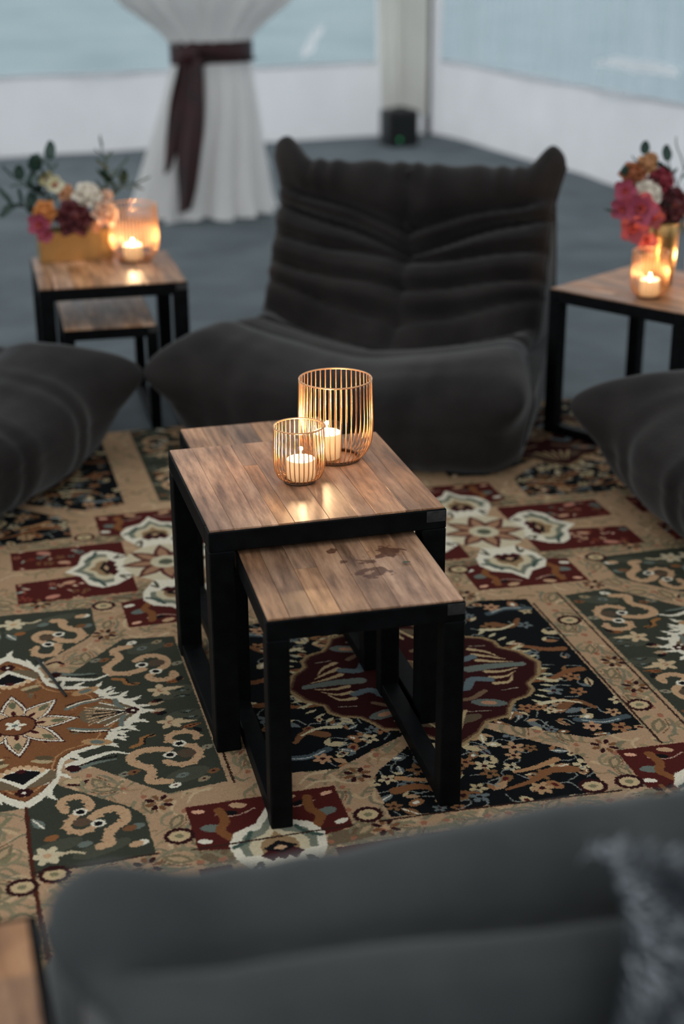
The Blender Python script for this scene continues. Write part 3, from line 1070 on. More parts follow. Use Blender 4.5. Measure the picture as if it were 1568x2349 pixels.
# the woven, slightly ragged edge of every colour, and stitch-to-stitch variation
nr = np.random.RandomState(5)
jx = np.repeat(np.repeat(nr.randint(-1, 2, ((CH + 1) // 2, (CW + 1) // 2)), 2, 0), 2, 1)[:CH, :CW]
jy = np.repeat(np.repeat(nr.randint(-1, 2, ((CH + 1) // 2, (CW + 1) // 2)), 2, 0), 2, 1)[:CH, :CW]
gx = np.clip(np.arange(CW)[None, :] + jx, 0, CW - 1)
gy = np.clip(np.arange(CH)[:, None] + jy, 0, CH - 1)
canvas = canvas[gy, gx]
spk = 1 + 0.10 * (np.repeat(np.repeat(nr.rand((CH + 1) // 2, (CW + 1) // 2), 2, 0), 2, 1)[:CH, :CW] - .5)
canvas *= spk[..., None].astype(np.float32)
img = bpy.data.images.new('rug_weave', CW, CH, alpha=False)
buf = np.ones((CH, CW, 4), np.float32)
buf[..., :3] = np.clip(canvas / 255.0, 0, 1)
img.pixels.foreach_set(buf.ravel())
img.update()
img.pack()
del buf, canvas, label, jx, jy, gx, gy, spk
M_RUG = new_mat('woven_rug', rough=0.97)
_b = M_RUG.node_tree.nodes['Principled BSDF']
_b.inputs['Specular IOR Level'].default_value = 0.1
_i = N(M_RUG, 'ShaderNodeTexImage')
_i.image = img
_i.extension = 'EXTEND'
L(M_RUG, _i.outputs[0], _b.inputs['Base Color'])
_t = N(M_RUG, 'ShaderNodeTexCoord')
_n = N(M_RUG, 'ShaderNodeTexNoise', Scale=420.0, Detail=2)
_bp = N(M_RUG, 'ShaderNodeBump', Strength=0.35, Distance=0.003)
L(M_RUG, _t.outputs['Object'], _n.inputs['Vector'])
L(M_RUG, _n.outputs[0], _bp.inputs['Height'])
L(M_RUG, _bp.outputs[0], _b.inputs['Normal'])


def make_rug():
    nx, ny = 40, 46
    V, UV = [], []
    for i in range(nx):
        for j in range(ny):
            u, v = i / (nx - 1), j / (ny - 1)
            x, y = RX0 + u * RW, RY0 + v * RH
            sk = max(0.0, x - 0.35)
            V.append((x, y - 0.055 * sk, 0.0))
            UV.append((u, v))
    F = grid_faces(nx, ny)
    n = len(V)
    per = [i * ny for i in range(nx)] + [(nx - 1) * ny + j for j in range(1, ny)] + [i * ny + ny - 1 for i in range(nx - 2, -1, -1)] + [j for j in range(ny - 2, 0, -1)]
    for k in per:
        V.append((V[k][0], V[k][1], FZ))
        UV.append(UV[k])
    for k in range(len(per)):
        k2 = (k + 1) % len(per)
        F.append((per[k2], per[k], n + k, n + k2))
    me = mesh('rug', V, F, M_RUG, False)
    uvl = me.uv_layers.new(name='UVMap')
    for lp in me.loops:
        uvl.data[lp.index].uv = UV[lp.vertex_index]
    return ob('rug', me)


rug = tag(make_rug(), 'large patterned rug with medallions in green, navy, red and ivory panels', 'rug')

# ------------------------------------------------------------------ nesting tables
def make_table(label, loc, rotz, w, d, h, leg, rail, seed, group, wood=None, widths=None, inset=0.0035):
    """Origin at the middle of its footprint. Steel frame, plank top; planks run front to back."""
    wood = wood or M_WOOD
    rr = random.Random(seed)
    t = thing('nesting_table', label, 'table', loc, rotz, group)
    rail_top = h - 0.004
    lm = box_mesh('leg', leg, leg, h - 0.004 - rail, M_STEEL, 0.0025)
    for sx in (-1, 1):
        for sy in (-1, 1):
            ob('leg', lm, t, (sx * (w / 2 - leg / 2), sy * (d / 2 - leg / 2), 0))
    fr = box_mesh('rail', w, leg * .9, rail, M_STEEL, 0.002)
    for sy in (-1, 1):
        ob('rail', fr, t, (0, sy * (d / 2 - leg * .45), rail_top - rail))
    sr = box_mesh('rail', leg * .9, d - 1.8 * leg, rail, M_STEEL, 0.002)
    for sx in (-1, 1):
        ob('rail', sr, t, (sx * (w / 2 - leg * .45), 0, rail_top - rail))
    rn = box_mesh('runner', leg * .88, d - 2 * leg, 0.032, M_STEEL, 0.002)
    for sx in (-1, 1):
        ob('runner', rn, t, (sx * (w / 2 - leg / 2), 0, 0))
    cp = box_mesh('corner_plate', leg * .82, 0.0016, rail * .56, M_PLATE, 0.0005)
    ob('corner_plate', cp, t, (w / 2 - leg * .42, -d / 2 - 0.0004, rail_top - rail * .62))
    # planks, some of them pieced from two lengths
    if not widths:
        widths = []
        while sum(widths) < w - 0.03:
            widths.append(rr.choice([0.038, 0.05, 0.055, 0.065, 0.075]))
    k = (w - 2 * inset) / sum(widths)
    x = -w / 2 + inset
    for i, pw in enumerate(widths):
        pw *= k
        cuts = [-d / 2 + inset, d / 2 - inset]
        if rr.random() < .22:
            cuts.insert(1, rr.uniform(-.3, .3) * d)
        for a, b in zip(cuts[:-1], cuts[1:]):
            pm = box_mesh('plank', pw - 0.0005, b - a - 0.0005, 0.014, wood, 0.0006)
            ob('plank', pm, t, (x + pw / 2, (a + b) / 2, h - 0.014 + rr.uniform(-.0006, .0004)))
        x += pw
    return t


make_table('largest wooden nesting table on the rug, bearing two wire candle holders', (0.25, 0.258, 0), 0, 0.50, 0.516, 0.507, 0.052, 0.043, 3, 'nesting tables on the rug',
           widths=[.052, .058, .036, .034, .075, .062, .040, .066, .036, .05])
make_table('small nesting table with a dark red stain, pulled out in front', (0.2475, -0.062, 0), -0.033, 0.382, 0.51, 0.449, 0.043, 0.040, 12, 'nesting tables on the rug', M_WOOD_STAIN,
           widths=[.045, .055, .05, .062, .06, .075, .058])
make_table('narrow bare nesting table sticking out behind the candle holder table', (0.259, 0.555, 0), 0, 0.368, 0.56, 0.449, 0.043, 0.036, 8, 'nesting tables on the rug')
make_table('square wooden table bearing a box of flowers and a wire candle holder', (0.095, 2.525, FZ), -0.02, 0.50, 0.53, 0.512, 0.050, 0.040, 21, 'side tables round the rug')
make_table('low empty nesting table tucked under the flower box table', (0.075, 2.488, FZ), -0.03, 0.315, 0.49, 0.372, 0.036, 0.036, 22, 'side tables round the rug')
_c, _s = math.cos(math.radians(31)), math.sin(math.radians(31))
RT = (1.476 + .265 * _c + .26 * _s, 1.815 + .265 * _s - .26 * _c)
make_table('wooden side table holding the gold vase of flowers at right', (RT[0], RT[1], 0), math.radians(31), 0.53, 0.52, 0.50, 0.045, 0.040, 25, 'side tables round the rug')
make_table('wooden table in the lower left corner beside the slate sofa', (-0.668, -1.40, 0), 0.02, 0.50, 0.50, 0.50, 0.045, 0.040, 27, 'side tables round the rug', inset=0.013)

# ------------------------------------------------------------------ wire candle holders and votive candles
_wire_cache = {}


def make_holder(label, loc, R, H, nb, n, group, turn=0.0):
    t = thing('candle_holder', label, 'candle holder', loc, turn, group)
    key = (R, H, nb)
    if key not in _wire_cache:
        pr = [(nb, 0.003), (nb * 1.12, 0.010), (R * .82, H * .10), (R * .95, H * .22), (R * 1.0, H * .38), (R * 1.0, H * .55), (R * .985, H * .75), (R * .97, H)]
        q, _, _ = catmull(pr, 22)
        wm = mesh('wire', *tube([(a, 0, b) for a, b in q], 0.00135, 5), M_BRASS)
        circ = lambda r, z, k=64: [(r * math.cos(2 * PI * i / k), r * math.sin(2 * PI * i / k), z) for i in range(k)]
        rim = mesh('rim', *tube(circ(R * .97, H), 0.0019, 6, True), M_BRASS)
        base = mesh('base_ring', *join(tube(circ(nb, 0.003), 0.0028, 6, True), tube(circ(nb * .97, 0.006), 0.002, 6, True)), M_BASE)
        _wire_cache[key] = (wm, rim, base)
    wm, rim, base = _wire_cache[key]
    ob('rim', rim, t)
    ob('base_ring', base, t)
    for k in range(n):
        ob('wire', wm, t, rot=(0, 0, 2 * PI * k / n))
    return t


_flame_v, _flame_f = lathe([(0.0004, 0), (0.0032, 0.004), (0.0040, 0.008), (0.0032, 0.016), (0.0016, 0.028), (0.0002, 0.036)], 10)
ME_FLAME = mesh('flame', _flame_v, _flame_f, M_FLAME)
ME_WICK = mesh('wick', *tube([(0, 0, 0), (0.0003, 0, 0.004), (0.001, 0, 0.008)], 0.0008, 5), M_WICK)


def make_candle(label, loc, r, h, wax, group, power=1.0):
    t = thing('votive_candle', label, 'candle', loc, 0, group)
    ob('glass_cup', mesh('glass_cup', *lathe([(r * .9, 0.0), (r * .97, 0.004), (r, 0.012), (r, h - .002), (r * .985, h), (r * .965, h - .002), (r * .95, 0.012), (r * .9, 0.004), (0.0005, 0.003)], 40, cap_bottom=True), M_GLASS), t)
    rw = r * .93
    ob('wax', mesh('wax', *lathe([(rw * .9, 0.005), (rw, 0.008), (rw, wax - .002), (rw * .97, wax), (rw * .95, wax - .002), (rw * .92, wax * .30), (rw * .5, wax * .22), (0.0006, wax * .20)], 36, cap_bottom=True, cap_top=True), M_WAX), t)
    ob('wick', ME_WICK, t, (0, 0, wax * .2))
    ob('flame', ME_FLAME, t, (0, 0, wax * .2 + .006), None, (1, 1, (wax * .8 + .012) / .036))
    for dz, e in ((-wax * .45, .60), (.012, .42)):            # lower and upper part of the flame
        l = bpy.data.lights.new('candle_light', 'POINT')
        l.color = (1.0, 0.63, 0.34)
        l.energy = CANDLE_W * power * e
        l.shadow_soft_size = 0.005
        lo = bpy.data.objects.new('candle_light', l)
        COL.objects.link(lo)
        lo.parent = t
        lo.location = (0, 0, wax + dz)
    return t


TOP = 0.507
GH = 'copper wire candle holders'
GC = 'lit votive candles'
make_holder('short copper wire candle holder in front of the tall one', (0.243, 0.232, TOP), 0.0555, 0.126, 0.032, 34, GH, 0.04)
make_candle('lit candle inside the short copper wire holder on the rug table', (0.247, 0.234, TOP + .001), 0.0335, 0.068, 0.050, GC)
make_holder('tall copper wire candle holder on the middle table', (0.356, 0.352, TOP), 0.083, 0.188, 0.053, 42, GH, 0.1)
make_candle('lit candle inside the tall copper wire holder on the rug table', (0.336, 0.352, TOP + .001), 0.034, 0.082, 0.064, GC)
make_holder('copper wire candle holder beside the flower box', (0.213, 2.640, 0.500), 0.088, 0.20, 0.055, 42, GH, 0.2)
make_candle('glowing candle in the wire holder beside the flower box', (0.206, 2.634, 0.501), 0.036, 0.075, 0.058, GC, 1.2)
make_holder('copper wire candle holder in front of the gold vase', (1.733, 1.605, 0.500), 0.060, 0.150, 0.036, 34, GH, 0.3)
make_candle('glowing candle in the wire holder in front of the gold vase', (1.733, 1.603, 0.501), 0.034, 0.075, 0.058, GC, 0.5)
make_holder('copper wire candle holder half cut off by the right edge', (2.010, 1.765, 0.500), 0.060, 0.150, 0.036, 34, GH, 0.5)
make_candle('glowing candle in the wire holder at the right edge', (2.008, 1.763, 0.501), 0.034, 0.075, 0.058, GC, 1.2)

# ------------------------------------------------------------------ lounge sofas
SOFA_PROF = [(0.04, 0.00), (-0.02, 0.06), (-0.055, 0.16), (-0.03, 0.285), (0.06, 0.365), (0.20, 0.388), (0.36, 0.370), (0.50, 0.355), (0.565, 0.390),
             (0.61, 0.49), (0.66, 0.61), (0.695, 0.72), (0.735, 0.805), (0.80, 0.838), (0.865, 0.80), (0.915, 0.66), (0.945, 0.45), (0.96, 0.22), (0.95, 0.05), (0.90, 0.0)]


def sofa_grid(prof, W, creases, ears, front_bulge, lobes, nu=121, nv=240, rc=0.085, gathers=(12, 13), seed=1, pinch=(6, 13), ear_ctrl=13, splay=0.17, ear_h=0.13, gamp=0.006, taper=-0.01, dish=0.0, rear=0.0):
    Q, at, Ltot = catmull(prof, nv)
    tg = np.gradient(Q, axis=0)
    tg /= np.linalg.norm(tg, axis=1)[:, None] + 1e-9
    nrm = np.stack([-tg[:, 1], tg[:, 0]], 1)                      # left normal = outwards for this winding
    s = np.linspace(0, 1, nv)
    uu = np.sin(np.linspace(-1, 1, nu) * PI / 2 * .93) / math.sin(PI / 2 * .93)
    U, S = np.meshgrid(uu, s, indexing='ij')
    au = np.abs(U)
    base_y = np.broadcast_to(Q[:, 0], U.shape)
    base_z = np.broadcast_to(Q[:, 1], U.shape)
    ny = np.broadcast_to(nrm[:, 0], U.shape)
    nz = np.broadcast_to(nrm[:, 1], U.shape)
    u0 = 1 - rc / (W / 2)
    e = np.clip((au - u0) / (1 - u0), 0, 1)
    inset = rc * (1 - np.sqrt(np.clip(1 - e * e, 0, 1))) * .85
    # creases: sharp valleys with pillows between
    dist = np.full(U.shape, 9.0)
    deep = np.zeros(U.shape)
    for ctrl, frac, vdrop, depth, width in creases:
        sc = at[ctrl] + (at[ctrl + 1] - at[ctrl]) * frac
        sc = sc - vdrop / Ltot * (1 - au) ** 1.0 + 0.006 * np.sin(U * 7 + ctrl) / Ltot
        d = np.abs(S - sc) * Ltot
        deep = np.minimum(deep, -depth * np.exp(-(d / width) ** 1.0) * (1 - .45 * e))
    disp = deep
    c0, c1 = at[pinch[0]], at[pinch[1]]
    mid = np.clip(1 - np.abs((S - (c0 + c1) / 2) / ((c1 - c0) / 2)), 0, 1) ** .5
    disp = disp - 0.036 * mid * np.exp(-(au / .07) ** 1.2)
    g0, g1 = at[gathers[0]], at[gathers[1]]
    gm = np.exp(-((S - (g0 + g1) / 2) / ((g1 - g0) * 1.1)) ** 2)
    disp = disp + gamp * gm * np.sin(U * 34 + 2 * np.sin(U * 9)) * (1 - e)
    fm = np.exp(-((S - at[2]) / .12) ** 2)
    disp = disp + 0.0045 * fm * np.sin(U * 26 + 1.5 * np.sin(U * 11 + seed))
    X = U * W / 2
    disp = disp + 0.009 * wobble(X, base_y, base_z, seed, 7) + 0.0035 * wobble(X, base_y, base_z, seed + 9, 26)
    off = disp - inset
    Y = base_y + ny * off
    Z = base_z + nz * off
    seat_top = np.clip(nz, 0, 1) * np.clip((.66 - base_y) / .15, 0, 1)
    Z = Z - dish * np.clip(1 - au ** 1.6, 0, 1) * seat_top
    front = np.clip(1 - base_y / .45, 0, 1.2)
    Y = Y - front_bulge * (1 - U ** 2) * front
    X = X * (1 + splay * front)
    X = X * (1 - taper * np.clip((base_y - .28) / .25, 0, 1) * np.clip((.80 - base_z) / .42, 0, 1))
    X = X * (1 - rear * np.clip((base_y - .62) / .22, 0, 1))
    for sx in (1, -1):                                           # corner lobes of the seat front
        k = lobes * np.exp(-((U - sx * .86) / .13) ** 2) * np.exp(-((S - (at[3] + .01)) / .055) ** 2)
        X = X + sx * k * .8
        Y = Y - k * .9
    if ears:
        for sx in (1, -1):
            k = np.exp(-((U - sx * .95) / .115) ** 4) * np.exp(-np.abs((S - at[ear_ctrl] + .004) / .040) ** 3)
            Z = Z + ear_h * k
            X = X + sx * .035 * k
            Y = Y + .03 * k
    Z = np.maximum(Z, 0.002)
    return X, Y, Z, at, nu, nv


def sofa(label, loc, rotz, mat, group, prof=SOFA_PROF, W=1.01, creases=None, split=7, ears=True, bulge=0.10, lobes=0.07, seed=1, buttons=True, protos=None, **kw):
    t = thing('lounge_sofa', label, 'sofa', loc, rotz, group)
    if protos is None:
        X, Y, Z, at, nu, nv = sofa_grid(prof, W, creases, ears, bulge, lobes, seed=seed, **kw)
        P = np.stack([X, Y, Z], -1)
        js = int(at[split] * (nv - 1))

        def piece(name, j0, j1):
            sub = P[:, j0:j1 + 1].reshape(-1, 3)
            return mesh(name, sub, [f[::-1] for f in grid_faces(nu, j1 - j0 + 1)], mat)
        protos = [('seat_cushion', piece('seat_cushion', 0, js)), ('back_cushion', piece('back_cushion', js, nv - 1))]
        for i in (0, nu - 1):                                     # stitched end panels
            loop = P[i]
            lp = [Vector(map(float, p)) for p in loop[::2]]
            tri = tessellate_polygon([[Vector((p.y, p.z, 0)) for p in lp]])
            me = mesh('side_panel', lp, tri, mat, False)
            protos.append(('side_panel', me))
            protos.append(('piping', mesh('piping', *tube([tuple(p) for p in loop[6:-6:3]], 0.005, 5), mat)))
        ub = P[[0, -1]][:, [0, -1]].reshape(-1, 3)
        if buttons:
            V, F = lathe([(0.016, 0), (0.017, .004), (0.013, .009), (0.004, .011), (0.0005, .0112)], 14)
            im = nu // 2
            for fr in buttons:
                if isinstance(fr, tuple):
                    a_, lt = catmull(prof, nv)[1:]
                    fr = a_[fr[0]] + (a_[fr[0] + 1] - a_[fr[0]]) * fr[1] - fr[2] / lt
                j = int(fr * (nv - 1))
                c = P[im, j]
                tv = P[im, j + 2] - P[im, j - 2]
                tv = Vector(tv).normalized()
                nv_ = Vector((1, 0, 0)).cross(tv)
                if nv_.z < 0 and nv_.y > 0:
                    nv_ = -nv_
                q = nv_.to_track_quat('Z', 'Y')
                protos.append(('button', mesh('button', [q @ Vector(v) + Vector(c) for v in V], F, mat)))
    for nm, me in protos:
        ob(nm, me, t)
    return t, protos


CR = [  # (control point, fraction to the next, V drop at the middle, depth, width)
    (11, .55, .14, .085, .036), (10, .85, .14, .120, .032), (9, .90, .06, .085, .026), (9, .15, .06, .070, .022), (8, .50, .07, .060, .020),
    (7, .75, .125, .060, .030), (6, .75, .08, .030, .026), (5, .60, .03, .016, .045), (2, .0, .0, .010, .05)]
GS = 'charcoal lounge sofas round the rug'
s0, sp = sofa('charcoal lounge sofa with eared back facing the middle table', (0.738, 1.735, 0.0), math.radians(-34), M_SOFA, GS, creases=CR, buttons=(.52, .60), ear_h=.085, bulge=.11, lobes=.125, dish=.085)
sofa('charcoal lounge sofa cut by the left edge of the frame', (-0.386, 1.592, 0.0), math.radians(50), M_SOFA, GS, protos=sp)
sofa('charcoal lounge sofa cut by the right edge below the vase table', (1.58, 0.685, 0.0), math.radians(-82), M_SOFA, GS, protos=sp)
# the near sofa, seen from behind and above
FG_PROF = [(0.02, 0.00), (-0.03, 0.06), (-0.05, 0.15), (-0.03, 0.24), (0.05, 0.30), (0.14, 0.315), (0.24, 0.31), (0.33, 0.315), (0.385, 0.36),
           (0.43, 0.46), (0.47, 0.57), (0.50, 0.66), (0.535, 0.735), (0.585, 0.765), (0.66, 0.755), (0.74, 0.715), (0.82, 0.63), (0.875, 0.48), (0.90, 0.25), (0.89, 0.05), (0.84, 0.0)]
CR2 = [(11, .4, .06, .03, .04), (9, .5, .05, .035, .03), (7, .7, .04, .03, .03), (13, .80, -.05, .085, .042), (15, .65, -.05, .075, .045), (17, .2, .0, .02, .04)]
sofa('slate lounge sofa in front seen from behind with a fur throw', (0.215, -0.905, 0.012), PI + math.radians(2.2), M_SOFA2, None, FG_PROF, 1.26, CR2, split=7, bulge=0.0, lobes=.02, seed=5, buttons=((13, .80, -.05),), ear_h=.050, rc=.06, rear=.075, splay=0.0, gamp=.0015, taper=0.0)
print('sofas built')

# ------------------------------------------------------------------ fur throw over the near sofa's back
def make_throw():
    t = thing('fur_throw', 'fluffy grey fur throw slumped over the slate sofa back', 'throw', (0.36, -1.55, 0.0))
    rr = np.random.RandomState(4)
    nu, nv = 34, 26
    V = []
    fall = [(.68, .735), (.72, .715), (.77, .685), (.82, .635), (.875, .53), (.91, .42), (.925, .30)]
    q, _, _ = catmull(fall, nv)
    for i in range(nu):
        for j in range(nv):
            u, v = i / (nu - 1), j / (nv - 1)
            lump = .040 + .022 * math.sin(u * 9 + v * 5 + 1) + .016 * math.sin(v * 13 - u * 7)
            x = -.265 - .13 * v + .55 * u + .025 * math.sin(v * 9)
            V.append((x, 1.55 - .915 - q[j, 0] - lump * .6 * v, q[j, 1] + lump))
    F = [f[::-1] for f in grid_faces(nu, nv)]
    m1 = noise_color(new_mat('fur_skin', rough=0.95), (0.020, 0.026, 0.032, 1), (0.05, 0.06, 0.07, 1), 12, 4)
    ob('pelt', mesh('pelt', V, F, m1), t)
    m2 = noise_color(new_mat('fur_hair', rough=0.8), (0.035, 0.045, 0.055, 1), (0.50, 0.54, 0.58, 1), 14, 5, lo=.4, hi=.62)
    HV, HF = [], []
    P = np.array(V).reshape(nu, nv, 3)
    for _ in range(9000):
        a, b = rr.uniform(0, nu - 1.001), rr.uniform(0, nv - 1.001)
        i, j = int(a), int(b)
        p = P[i, j] * (1 - (a - i)) * (1 - (b - j)) + P[i + 1, j] * (a - i) * (1 - (b - j)) + P[i, j + 1] * (1 - (a - i)) * (b - j) + P[i + 1, j + 1] * (a - i) * (b - j)
        du, dv = P[i + 1, j] - P[i, j], P[i, j + 1] - P[i, j]
        n = np.cross(dv, du)
        n /= np.linalg.norm(n) + 1e-9
        d = n + rr.normal(size=3) * .35 + np.array([.2 * math.sin(a), -.5, -.25])
        d /= np.linalg.norm(d)
        l = rr.uniform(.012, .024)
        sd = np.cross(d, rr.normal(size=3))
        sd = sd / (np.linalg.norm(sd) + 1e-9) * .0011
        o = len(HV)
        q = p + d * l * .55 + n * .004
        e = p + d * l + np.array([0, 0, -.006])
        HV += [p - sd, p + sd, q + sd * .8, q - sd * .8, e]
        HF += [(o, o + 1, o + 2, o + 3), (o + 3, o + 2, o + 4)]
    h = ob('fur', mesh('fur', HV, HF, m2), t)
    h['kind'] = 'stuff'


make_throw()

# ------------------------------------------------------------------ draped tent pole with its sash
DP = Vector((1.16, 6.30, FZ))


def make_drape():
    t = thing('pole_drape', 'white drape gathered round a tent pole and flaring to the floor', 'drape', DP)
    V, F = tube([(0, 0, 0), (0, 0, 2.5)], 0.035, 12)
    ob('pole', mesh('pole', V, F, new_mat('white_pole', (0.6, 0.6, 0.6, 1), 0.5)), t)

    def skirt(name, prof, npl, seed, hem):
        n = 260
        VV = []
        for k, (z, cx, rx, ry, pa) in enumerate(prof):
            for i in range(n):
                a = 2 * PI * i / n
                ph = npl * a + 1.3 * math.sin(3 * a + seed) + .5 * math.sin(k * .25 + seed)
                r = 1 + pa * (math.sin(ph) + .5 * math.sin(1.7 * ph + seed))
                zz = z + (hem * math.sin(7 * a + 1) if k == 0 else 0)
                VV.append((cx + rx * r * math.cos(a), ry * r * math.sin(a), zz))
        FF = []
        for k in range(len(prof) - 1):
            for i in range(n):
                FF.append((k * n + i, k * n + (i + 1) % n, (k + 1) * n + (i + 1) % n, (k + 1) * n + i))
        ob(name, mesh(name, VV, FF, M_DRAPE), t)

    lo, _, _ = catmull([(0.012, -.06, .40, .31, .125), (0.10, -.055, .375, .285, .11), (0.35, -.03, .325, .25, .095), (0.60, .0, .275, .21, .08), (0.80, .015, .238, .165, .05), (0.93, .02, .225, .14, .02)], 22)
    skirt('lower_drape', [tuple(p) for p in lo], 17, 1.0, .010)
    up, _, _ = catmull([(0.93, .02, .222, .14, .02), (1.02, .01, .245, .16, .035), (1.12, .005, .34, .20, .07), (1.24, .0, .47, .25, .085), (1.6, .0, .72, .33, .05), (2.5, .0, .9, .40, .05)], 26)
    skirt('upper_drape', [tuple(p) for p in up], 19, 2.0, 0.0)
    s = thing('sash', 'burgundy sash tied round the white drape with long hanging tails', 'sash', DP)
    # waistband
    VV = []
    n, m = 64, 7
    for i in range(n):
        a = 2 * PI * i / n
        for j in range(m):
            v = j / (m - 1)
            top, bot = 1.005, (.885 if math.cos(a) > -.2 else .875)
            z = bot + (top - bot) * v
            r = 1.06 + .012 * math.sin(v * 18 + a * 2)
            VV.append((.02 + .232 * r * math.cos(a), .150 * r * math.sin(a), z))
    ob('band', mesh('band', VV, grid_faces(n, m, True), M_SASH), s)

    def ribbon(name, pts, wds, th=.012):
        q, _, _ = catmull([(*p, w_) for p, w_ in zip(pts, wds)], 36)
        VV, FF = [], []
        for k, (x, y, z, w_) in enumerate(q):
            for i in range(9):
                v = i / 8 - .5
                fold = .018 * math.sin(v * 9 + k * .08)
                VV.append((x + v * w_, y - fold - th, z + .02 * v))
            for i in range(9):
                v = .5 - i / 8
                fold = .018 * math.sin(v * 9 + k * .08)
                VV.append((x + v * w_, y - fold + th * .2, z + .02 * v))
        for k in range(len(q) - 1):
            for i in range(18):
                FF.append((k * 18 + i, k * 18 + (i + 1) % 18, (k + 1) * 18 + (i + 1) % 18, (k + 1) * 18 + i))
        FF += [tuple(range(17, -1, -1)), tuple((len(q) - 1) * 18 + i for i in range(18))]
        ob(name, mesh(name, VV, FF, M_SASH), s)
    ribbon('tail', [(-.13, -.20, .92), (-.145, -.235, .75), (-.165, -.275, .55), (-.19, -.305, .38), (-.21, -.335, .20), (-.235, -.36, .08)], [.13, .15, .155, .14, .10, .06])
    ribbon('tail', [(-.17, -.17, .90), (-.215, -.205, .70), (-.26, -.25, .50), (-.30, -.285, .36), (-.32, -.30, .30)], [.08, .11, .09, .05, .03])
    ribbon('bow_loop', [(-.16, -.175, .955), (-.02, -.185, .945), (.10, -.175, .925), (.19, -.14, .905), (.255, -.09, .895)], [.05, .05, .05, .06, .06])
    V, F = lathe([(0.002, -.05), (.045, -.035), (.055, 0), (.045, .035), (.002, .05)], 16)
    ob('knot', mesh('knot', [(x * 1.2 - .15, y * .8 - .19, z * 1.2 + .94) for x, y, z in V], F, M_SASH), s)


make_drape()


def corner_drape():
    n, m = 150, 16
    VV = []
    for i in range(n):
        u = i / (n - 1)
        for j in range(m):
            z = 2.5 * (1 - j / (m - 1)) + .16 * (j / (m - 1))
            nar = 1 - .10 * (j / (m - 1)) ** 2
            a = .14 + .46 * u * nar
            b = .10 + .035 * math.sin(u * 40 + .6 * math.sin(u * 13)) + .03 * math.sin(u * 9)
            VV.append(tent_pt(a, b + .06, z))
    o = ob('corner_drape', mesh('corner_drape', VV, grid_faces(n, m), M_CORNER))
    tag(o, 'cream pleated drape hanging in the far corner above the black box', 'drape')


corner_drape()


def black_box():
    t = thing('equipment_box', 'small black box on the floor in front of the cream corner drape', 'box', (3.10, 8.78, FZ), math.radians(4))
    ob('cabinet', box_mesh('cabinet', .25, .22, .275, M_PLASTIC, .012, 2), t)
    ob('grille', box_mesh('grille', .20, .012, .215, new_mat('speaker_cloth', (0.004, 0.006, 0.006, 1), .8), .004), t, (0, -.112, .03))
    V, F = tube([(-.05, 0, .272), (-.045, 0, .292), (.045, 0, .292), (.05, 0, .272)], .007, 6)
    ob('handle', mesh('handle', V, F, M_PLASTIC), t)
    V, F = lathe([(.012, 0), (.011, .004), (.0005, .006)], 12)
    o = ob('indicator_lamp', mesh('indicator_lamp', V, F, M_LED), t, (-.04, -.120, .06), (PI / 2, 0, 0))
    o['label'] = 'dim green indicator lamp'


black_box()

# ------------------------------------------------------------------ flowers
def petal_mesh(name, l, wd, cup, mat, tip=0.0):
    nu, nv = 7, 5
    V = []
    for i in range(nu):
        u = i / (nu - 1)
        ww = wd * (math.sin(PI * min(1, .14 + u * .80)) ** .7) * (1 - .12 * u)
        for j in range(nv):
            v = j / (nv - 1) * 2 - 1
            V.append((v * ww, cup * (v * v) * .6 * wd - cup * .35 * math.sin(u * 2.6) * l * -1.0 + tip * max(0, u - .6) ** 2 * l * 3, u * l))
    return mesh(name, V, grid_faces(nu, nv), mat)


_fl = {}
M_STEM = new_mat('stem_green', (0.03, 0.06, 0.025, 1), 0.6)
M_LEAF = noise_color(new_mat('dark_leaf', rough=0.5), (0.010, 0.035, 0.026, 1), (0.030, 0.075, 0.055, 1), 12, 3)
M_LEAF2 = noise_color(new_mat('olive_leaf', rough=0.5), (0.035, 0.055, 0.030, 1), (0.09, 0.12, 0.07, 1), 12, 3)


def aim(v):
    return Vector(v).normalized().to_track_quat('Z', 'Y').to_euler()


def stem_part(parent, loc, foot, r=.0022):
    """A stem from the flower (its own origin) down to foot, given in world terms."""
    inv = parent.rotation_euler.to_matrix().transposed()
    e = inv @ (Vector(foot) - Vector(loc))
    ob('stem', mesh('stem', *tube([(0, 0, 0), e * .5 + inv @ Vector((0, 0, .01)), e], r, 6), M_STEM), parent)


def rose(label, loc, r, col, face, foot, group, layers=((4, .66, 6), (5, .86, 20), (6, 1.0, 40), (6, 1.02, 62)), name='rose'):
    t = tag(ob(name, None, None, loc, aim(face)), label, 'flower', group)
    key = col
    if key not in _fl:
        m = petal_mat('petal_%d' % len(_fl), col)
        _fl[key] = (petal_mesh('petal', 1, .66, .55, m, -.6), mesh('heart', *lathe([(.10, -.1), (.24, .25), (.25, .5), (.16, .72), (.03, .78)], 14, cap_bottom=True), m))
    pm, hm = _fl[key]
    ob('heart', hm, t, scale=(r, r, r))
    k = 0
    for li, (n, sc, tilt) in enumerate(layers):
        for i in range(n):
            a = 2 * PI * i / n + li * .5
            o = ob('petal', pm, t, (.10 * r * math.sin(a), -.10 * r * math.cos(a) * 1.0, -.12 * r * li), (math.radians(tilt), 0, a), (r * sc * .95,) * 3)
            k += 1
    stem_part(t, loc, foot)
    return t


